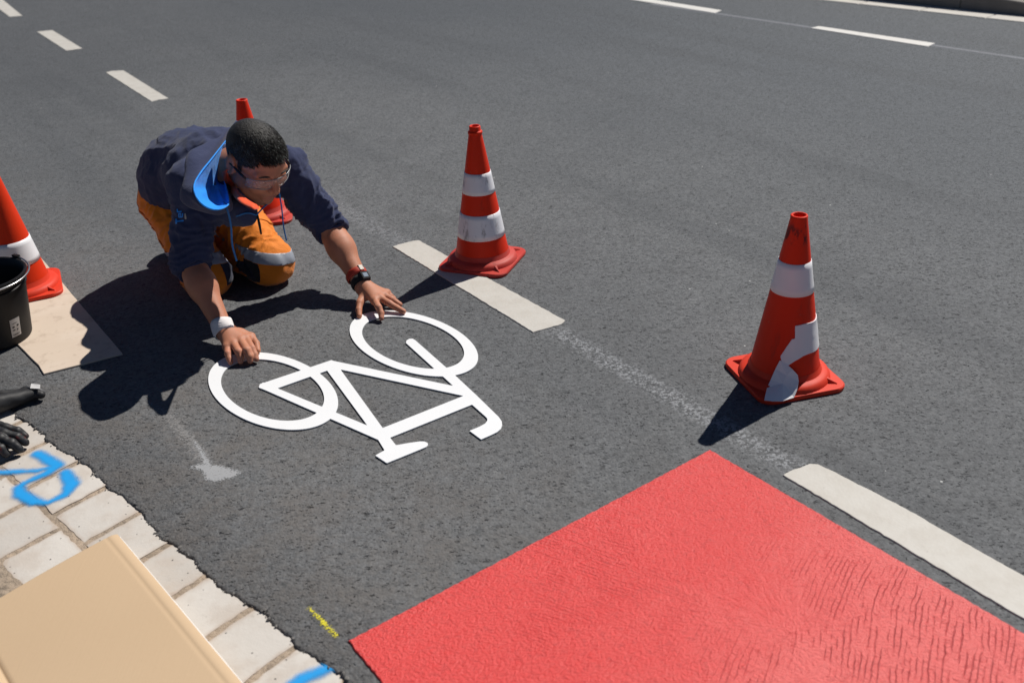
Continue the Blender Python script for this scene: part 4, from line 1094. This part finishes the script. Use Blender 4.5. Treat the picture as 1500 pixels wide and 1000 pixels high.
# ---- hoodie
ta = nrm(neckB - PV); tl = nrm(shL - shR); tl = nrm(tl - ta*(tl @ ta)); tn = np.cross(ta, tl)
if tn[2] < 0: tn = -tn
TM = np.stack([ta, tl, tn])
cuffR, cuffL = elR + (wrR - elR)*.10, elL + (wrL - elL)*.06
def slv(p, sh, el, cuff, r0, r1, wr):
    d = seg(p, sh, el, r0, r1); d = su(d, seg(p, el, cuff + nrm(wr - el)*.03, r1, r1*.85), .025)
    return d
def hoodief(p):
    d = ell(p, PV + ta*.06 + tn*.030 + tl*.0, (.150, .160, .140), TM)
    d = su(d, ell(p, mid + tl*.008 + tn*.010, (.18, .168, .140), TM), .08)
    d = su(d, ell(p, chest - ta*.035 + tn*.006, (.150, .190, .138), TM), .07)
    d = su(d, seg(p, shR - tl*-.03, shL - tl*.03, .075, .072), .06)
    d = su(d, seg(p, chest, neckB, .10, .075), .05)
    d = su(d, seg(p, at(318, 304, .365), at(360, 312, .385), .050, .036), .045)
    a = slv(p, shR + tl*.015, elR, cuffR, .078, .057, wrR); c = slv(p, shL - tl*.015, elL, cuffL, .080, .057, wrL)
    axR, axL = nrm(wrR - elR), nrm(wrL - elL)
    a = np.maximum(a, ((p - cuffR) @ axR) - .004); c = np.maximum(c, ((p - cuffL) @ axL) - .004)
    d = su(d, a, .035); d = su(d, c, .035)
    ax = nrm(HC - neckB)
    d = ss(d, seg(p, neckB + ax*.025, neckB + ax*.2, .052, .066), .02)
    return np.maximum(d, -((p - PV) @ ta) - .085 - .06*((p - PV) @ tn))
lo = np.minimum.reduce([PV - .22, elR - .1, cuffR - .09, at(340, 310, .385) - .12]); hi = np.maximum.reduce([PV + .2, shL + .15, elL + .1, HC, chest + .22]); lo[2] = .02
v, f = nets(hoodief, lo, hi, .0062)
nn = vnormals(laplace(v, f, 3), f)
tc = (v - PV) @ TM.T
back = np.clip((tc[:, 2] + .02)/.06, 0, 1)
# long pull folds from the shoulders down to the hem, and bunching at the sleeves
an = np.stack([tc[:, 0]*5 + 2.2*tc[:, 1], tc[:, 1]*27 - tc[:, 0]*5, tc[:, 2]*14], 1)
pull = 1 - np.abs(vnoise(an, 1, 21)); pull2 = 1 - np.abs(vnoise(np.stack([tc[:, 0]*11 - 3*tc[:, 1], tc[:, 1]*38 + tc[:, 0]*14, tc[:, 2]*20], 1), 1, 33))
dsp = .0150*(pull - .6)*(1 - .35*np.clip((tc[:, 2] - .10)/.04, 0, 1)) + .0060*(pull2 - .6)
dsp += folds(v, shR, cuffR, .085, .052, .0060, 41, 2.6) + folds(v, shL, cuffL, .08, .056, .0048, 51, 2.6)
dsp += .0025*vnoise(v, 22, 60) + .0015*vnoise(v, 60, 61)
armline = np.linalg.norm(v - (shR + tl*.05 - ta*.02), axis=1); dsp -= .010*np.exp(-((armline - .10)/.012)**2)*(tc[:, 2] > -.1)
armline = np.linalg.norm(v - (shL - tl*.05 - ta*.02), axis=1); dsp -= .008*np.exp(-((armline - .10)/.012)**2)
v = v + nn*dsp[:, None]; nn = vnormals(v, f); JV, JF, JN = v, f, nn
hoodie = obj('hoodie', v, f, M_NAVY, person)
# rolled cuffs
for el, wr, cu, r in ((elR, wrR, cuffR, .0480), (elL, wrL, cuffL, .0485)):
    ax = nrm(wr - el); x = nrm(np.cross(ax, UZ)); y = np.cross(ax, x); parts = []
    for k, (dz, rr, th) in enumerate(((.004, r - .002, .0065), (-.012, r + .002, .0075))[:1 if r == .0480 else 2]):
        pts = [cu + ax*(dz + .004*math.sin(3*t + k)) + (rr + .003*math.sin(2*t + k*2) + .0015*math.sin(5*t))*(math.cos(t)*x + math.sin(t)*y) for t in np.linspace(0, 2*math.pi, 40, endpoint=False)]
        parts.append(tube(pts, th, 10, closed=True))
    ring = [[cu + ax*.004 + rr*(math.cos(t)*x + math.sin(t)*y) for t in np.linspace(0, 2*math.pi, 32, endpoint=False)] for rr in (r - .004, .034)]
    ring[1] = [p - ax*.03 for p in ring[1]]
    parts.append((np.array(ring[0] + ring[1]), [[k, (k + 1) % 32, 32 + (k + 1) % 32, 32 + k] for k in range(32)]))
    obj('rolled_cuff', *merge(*parts), M_NAVY, hoodie)
# ---- hood lying open round the neck: navy outside, bright blue lining
M_BLUE = fabric('blue_lining', (.005, .25, .82), (.008, .30, .92), .7, bs=.5, fold=22)
rim_px = [(340, 194, .560), (326, 212, .565), (309, 234, .560), (294, 253, .552), (284.5, 271, .538), (287, 287, .520), (297, 300, .500), (311, 306.5, .480), (324, 306, .470), (334, 300, .462), (335, 292, .462),
          (331.5, 276, .462), (328, 258, .470), (330, 238, .485), (339, 218, .515), (344, 203, .550)]
rim = [at(x, y, z + .002) for x, y, z in rim_px]; M_ = 64
cl = bez(rim + [rim[0]], 10)[:-1]; ii = np.linspace(0, len(cl), M_, endpoint=False).astype(int); cl = cl[ii]
cin = at(314, 264, .478)
view = nrm(np.array([0, 0, CAMH]) - cin)
def ringmix(t, drop, jit, seed):
    o = []
    for k, p in enumerate(cl):
        q = p*(1 - t) + cin*t - UZ*drop; q = q + view*(.013*math.sin(math.pi*min(1, t*1.25))*math.sin(2*math.pi*k*3.5/M_ + 2.2*t + .6) + .006*math.sin(math.pi*min(1, t*1.2))*math.sin(2*math.pi*k*8/M_ - 3*t)); q = q + jit*vnoise(np.array([q*14 + seed]), 1, seed)[0]*nrm(q - cin + 1e-6); o.append(q)
    return o
view = nrm(np.array([0, 0, CAMH]) - cin)
inner = [ringmix(0, .0, 0, 0), ringmix(.04, .002, .002, 1), ringmix(.14, .007, .014, 2), ringmix(.30, .012, .030, 3), ringmix(.48, .014, .034, 4), ringmix(.72, .012, .016, 5), ringmix(.95, .012, 0, 6)]
V = np.array([p for r in inner for p in r]); F = [[r*M_ + k, r*M_ + (k + 1) % M_, (r + 1)*M_ + (k + 1) % M_, (r + 1)*M_ + k] for r in range(len(inner) - 1) for k in range(M_)]
def outring(exp, drop, jit, seed):
    o = []
    for p in cl:
        r = p - cin; r = r - view*(r @ view); q = p + nrm(r)*exp*(.30 + .70*float(np.clip((p[2] - .47)/.09, 0, 1))) - view*drop; o.append(q + jit*vnoise(np.array([q*13]), 1, seed)[0]*nrm(r))
    return o
outer = [ringmix(0, 0, 0, 0), outring(.007, .001, 0, 1), outring(.020, .009, .012, 2), outring(.038, .028, .024, 3), outring(.050, .058, .030, 4), outring(.045, .10, .022, 5), outring(.01, .14, .01, 6)]
V2 = np.array([p for r in outer for p in r]); F2 = [[(r + 1)*M_ + k, (r + 1)*M_ + (k + 1) % M_, r*M_ + (k + 1) % M_, r*M_ + k] for r in range(len(outer) - 1) for k in range(M_)]
hood = obj('hood', V2, F2, M_NAVY, hoodie); hood.modifiers.new('sub', 'SUBSURF').render_levels = 2
ln = obj('hood_lining', V, F, M_BLUE, hood); ln.modifiers.new('sub', 'SUBSURF').render_levels = 2
obj('hood_hem', *tube(cl, .0026, 8, closed=True), M_BLUE, hood)
# ---- collar of the shirt under the hoodie
M_RCOL = fabric('orange_red_collar', (.80, .075, .012), (.86, .10, .02), .7)
nb = BVHTree.FromPolygons([Vector(p) for p in BV.tolist()], BF)
def on_neck(px, py, off):
    o = Vector((0, 0, CAMH)); d = Vector(at(px, py, 0)) - o; d.normalize(); h = nb.ray_cast(o, d)
    p = np.array(h[0]) if h[0] is not None and abs(h[0][2] - .46) < .11 else at(px, py, .47)
    return p - np.array(d)*off
topc = bez([on_neck(*q) for q in ((332.5, 248, .016), (336, 259, .018), (343, 270, .018), (352, 283, .016), (363, 292, .020), (373, 298, .024), (379, 300, .024))], 6)
botc = bez([on_neck(*q) for q in ((325, 252, .028), (328.5, 265, .032), (335, 279, .034), (347, 293, .032), (359, 302, .036), (371, 307, .036), (380, 306, .034))], 6)
K_ = len(topc); vin = nrm(at(355, 280, .44) - np.array([0, 0, CAMH]))
V = [p for k in range(K_) for p in (topc[k] + vin*.022, topc[k] + vin*.004, topc[k], .5*(topc[k] + botc[k]) - vin*.004, botc[k], botc[k] + vin*.006, botc[k] + vin*.03)]
F = [[i*7 + j, (i + 1)*7 + j, (i + 1)*7 + j + 1, i*7 + j + 1] for i in range(K_ - 1) for j in range(6)]
obj('shirt_collar', V, F, M_RCOL, person)
# ---- cords, zip, logos
M_CORD = simple('blue_cord', (.008, .13, .38), .6, 200, .25); M_DCORD = simple('navy_cord', (.01, .022, .07), .6, 200, .2)
def hang(px, py, z, z_end, sway=.004):
    P = at(px, py, z); return bez([P + UZ*.012 - FW3*.02, P, P + np.array([sway, -sway, -.3*(z - z_end)]), P + np.array([-sway, 0, -.7*(z - z_end)]), np.array([P[0], P[1], z_end])], 6)
c1 = hang(332, 304, .455, .285); obj('drawstring', *tube(c1, .0029, 8), M_CORD, hoodie)
c2 = hang(408, 280, .440, .275, .002); obj('drawstring', *tube(c2, .0022, 8), M_CORD, hoodie)
jb = BVHTree.FromPolygons([Vector(p) for p in JV.tolist()], [list(map(int, q)) for q in JF])
def project_px(px, py):
    o = Vector((0, 0, CAMH)); d = Vector(at(px, py, 0)) - o; d.normalize(); h = jb.ray_cast(o, d); return (np.array(h[0]), np.array(h[1])) if h[0] is not None else (None, None)
def onj(px, py, off=.004, z=.40):
    p, _ = project_px(px, py); p = at(px, py, z) if p is None or abs(p[2] - z) > .12 else p
    return p - nrm(p - np.array([0, 0, CAMH]))*off
z1 = bez([onj(*q) for q in ((394, 297), (388, 302), (382, 308), (376, 315))], 6); z2 = bez([onj(*q) for q in ((376, 315), (362, 312), (346, 317))], 6)
zp = obj('zip', *merge(tube(z1, .0026, 6), tube(z2, .0026, 6)), M_CORD, hoodie)
q0 = onj(377, 315); obj('zip_pull', *tube([q0, q0 - UZ*.03 + FW3*.003, q0 - UZ*.062 + FW3*.004], [.0035, .0042, .003], 8), M_BLACKF, zp)
def decal(name, tris_px, mat, off=.0025):
    V, F = [], []
    for poly in tris_px:
        ids = []
        for px, py in poly:
            p, n_ = project_px(px, py)
            if p is None: ids = []; break
            ids.append(len(V)); V.append(p - nrm(p - np.array([0, 0, CAMH]))*off)
        if ids: F.append(ids)
    if F: obj(name, V, F, mat, hoodie)
M_LOGO = simple('print_blue', (.01, .24, .78), .6, 100, .1); M_LOGO2 = simple('print_grey', (.30, .30, .31), .6)
def bar(x0, y0, x1, y1, w):
    a, c = np.array([x0, y0], float), np.array([x1, y1], float); d = nrm(c - a); e = np.array([-d[1], d[0]])*w/2; k = max(1, int(np.linalg.norm(c - a)/2.0)); o = []
    for i in range(k):
        p, q = a + (c - a)*i/k, a + (c - a)*(i + 1)/k; o.append([p + e, q + e, q - e, p - e])
    return o
logo = bar(258, 320.5, 258, 328, 2.6) + bar(258, 324.3, 269, 323.2, 2.2)
logo += bar(262, 312.5, 262, 318.5, 1.8) + bar(267.5, 312.5, 267, 318, 1.6) + bar(262, 318.3, 267, 318, 1.6) + bar(262, 312.8, 265, 312.8, 1.6) + bar(264.7, 313, 264.7, 318, 1.2)
logo += bar(259.5, 306, 260, 311, 1.8) + bar(260, 310.5, 266, 309.8, 2.0)
decal('sleeve_lettering', logo, M_LOGO); decal('sleeve_print', bar(271, 313, 272, 321, 2.4), M_LOGO2)
star = []
for k in range(10):
    a0, a1 = 2*math.pi*k/10, 2*math.pi*(k + 1)/10; r0_, r1_ = ((11, 6) if k % 2 == 0 else (6, 11)); ce = (300.5, 181.8)
    star.append([ce, (ce[0] + r0_*math.cos(a0), ce[1] + .24*r0_*math.sin(a0)), (ce[0] + r1_*math.cos(a1), ce[1] + .24*r1_*math.sin(a1))])
decal('back_print', star, M_LOGO)
# ---- wrists
def cuffring(c, ax, r, h, mat, name, parent, sq=1.0, wob=.0012, n=28):
    x = nrm(np.cross(ax, UZ)); y = np.cross(ax, x); V, F = [], []
    prof = [(-h/2, -.001), (-h/2, .0028), (-h/4, .0036), (0, .0038), (h/4, .0036), (h/2, .0028), (h/2, -.001)]
    for k in range(n):
        t = 2*math.pi*k/n
        for dz, dr in prof: V.append(c + ax*(dz + wob*math.sin(2*t)) + (r + dr + wob*math.sin(3*t + dz*90))*(math.cos(t)*x + math.sin(t)*y*sq))
    m = len(prof); F = [[k*m + j, ((k + 1) % n)*m + j, ((k + 1) % n)*m + j + 1, k*m + j + 1] for k in range(n) for j in range(m - 1)]
    return obj(name, V, F, mat, parent)
aR, aL = nrm(wrR - elR), nrm(wrL - elL)
b = NB('bandage'); n1 = b.noise(30, 3); wv = b.noise(1, 2, .5, vec=b.vmap(scale=(40, 40, 320))); b.set(Base_Color=b.mix(n1, (.66, .62, .62), (.76, .73, .73)), Roughness=.9); b.bump(b.add(wv, n1), .45, .003)
cuffring(wrR - aR*.012, aR, .0315, .044, b.m, 'wrist_bandage', person, wob=.0018)
cuffring(wrL - aL*.052, aL, .0345, .022, simple('red_strap', (.40, .03, .012), .6, 60, .35), 'wristband', person)
wt = cuffring(wrL - aL*.022, aL, .0312, .024, M_BLACKF, 'watch', person)
wd = nrm(np.array([.55, -.35, .75]) - aL*(np.array([.55, -.35, .75]) @ aL)); wc = wrL - aL*.024 + wd*.034
def block(c, a, b_, n_, sa, sb, sn, bev=.15):
    V = [c + a*sa*i*(1 - (bev if z > 0 else 0)) + b_*sb*j*(1 - (bev if z > 0 else 0)) + n_*z for z in (-sn, sn) for i, j in ((-1, -1), (1, -1), (1, 1), (-1, 1))]
    return np.array(V), [[3, 2, 1, 0], [4, 5, 6, 7], [0, 1, 5, 4], [1, 2, 6, 5], [2, 3, 7, 6], [3, 0, 4, 7]]
wb = np.cross(wd, aL)
cs = obj('watch_case', *block(wc, aL, wb, wd, .0165, .0175, .006), M_BLACKF, wt, smooth=False)
obj('watch_face', *block(wc + wd*.0062, aL, wb, wd, .0095, .0105, .0008), simple('watch_glass', (.22, .27, .33), .12, 50, .15, bstr=0), cs, smooth=False)
obj('buckle', *block(wrL - aL*.056 + wd*.037, aL, wb, wd, .011, .009, .004), simple('steel', (.07, .065, .06), .35, metallic=.8), wt, smooth=False)
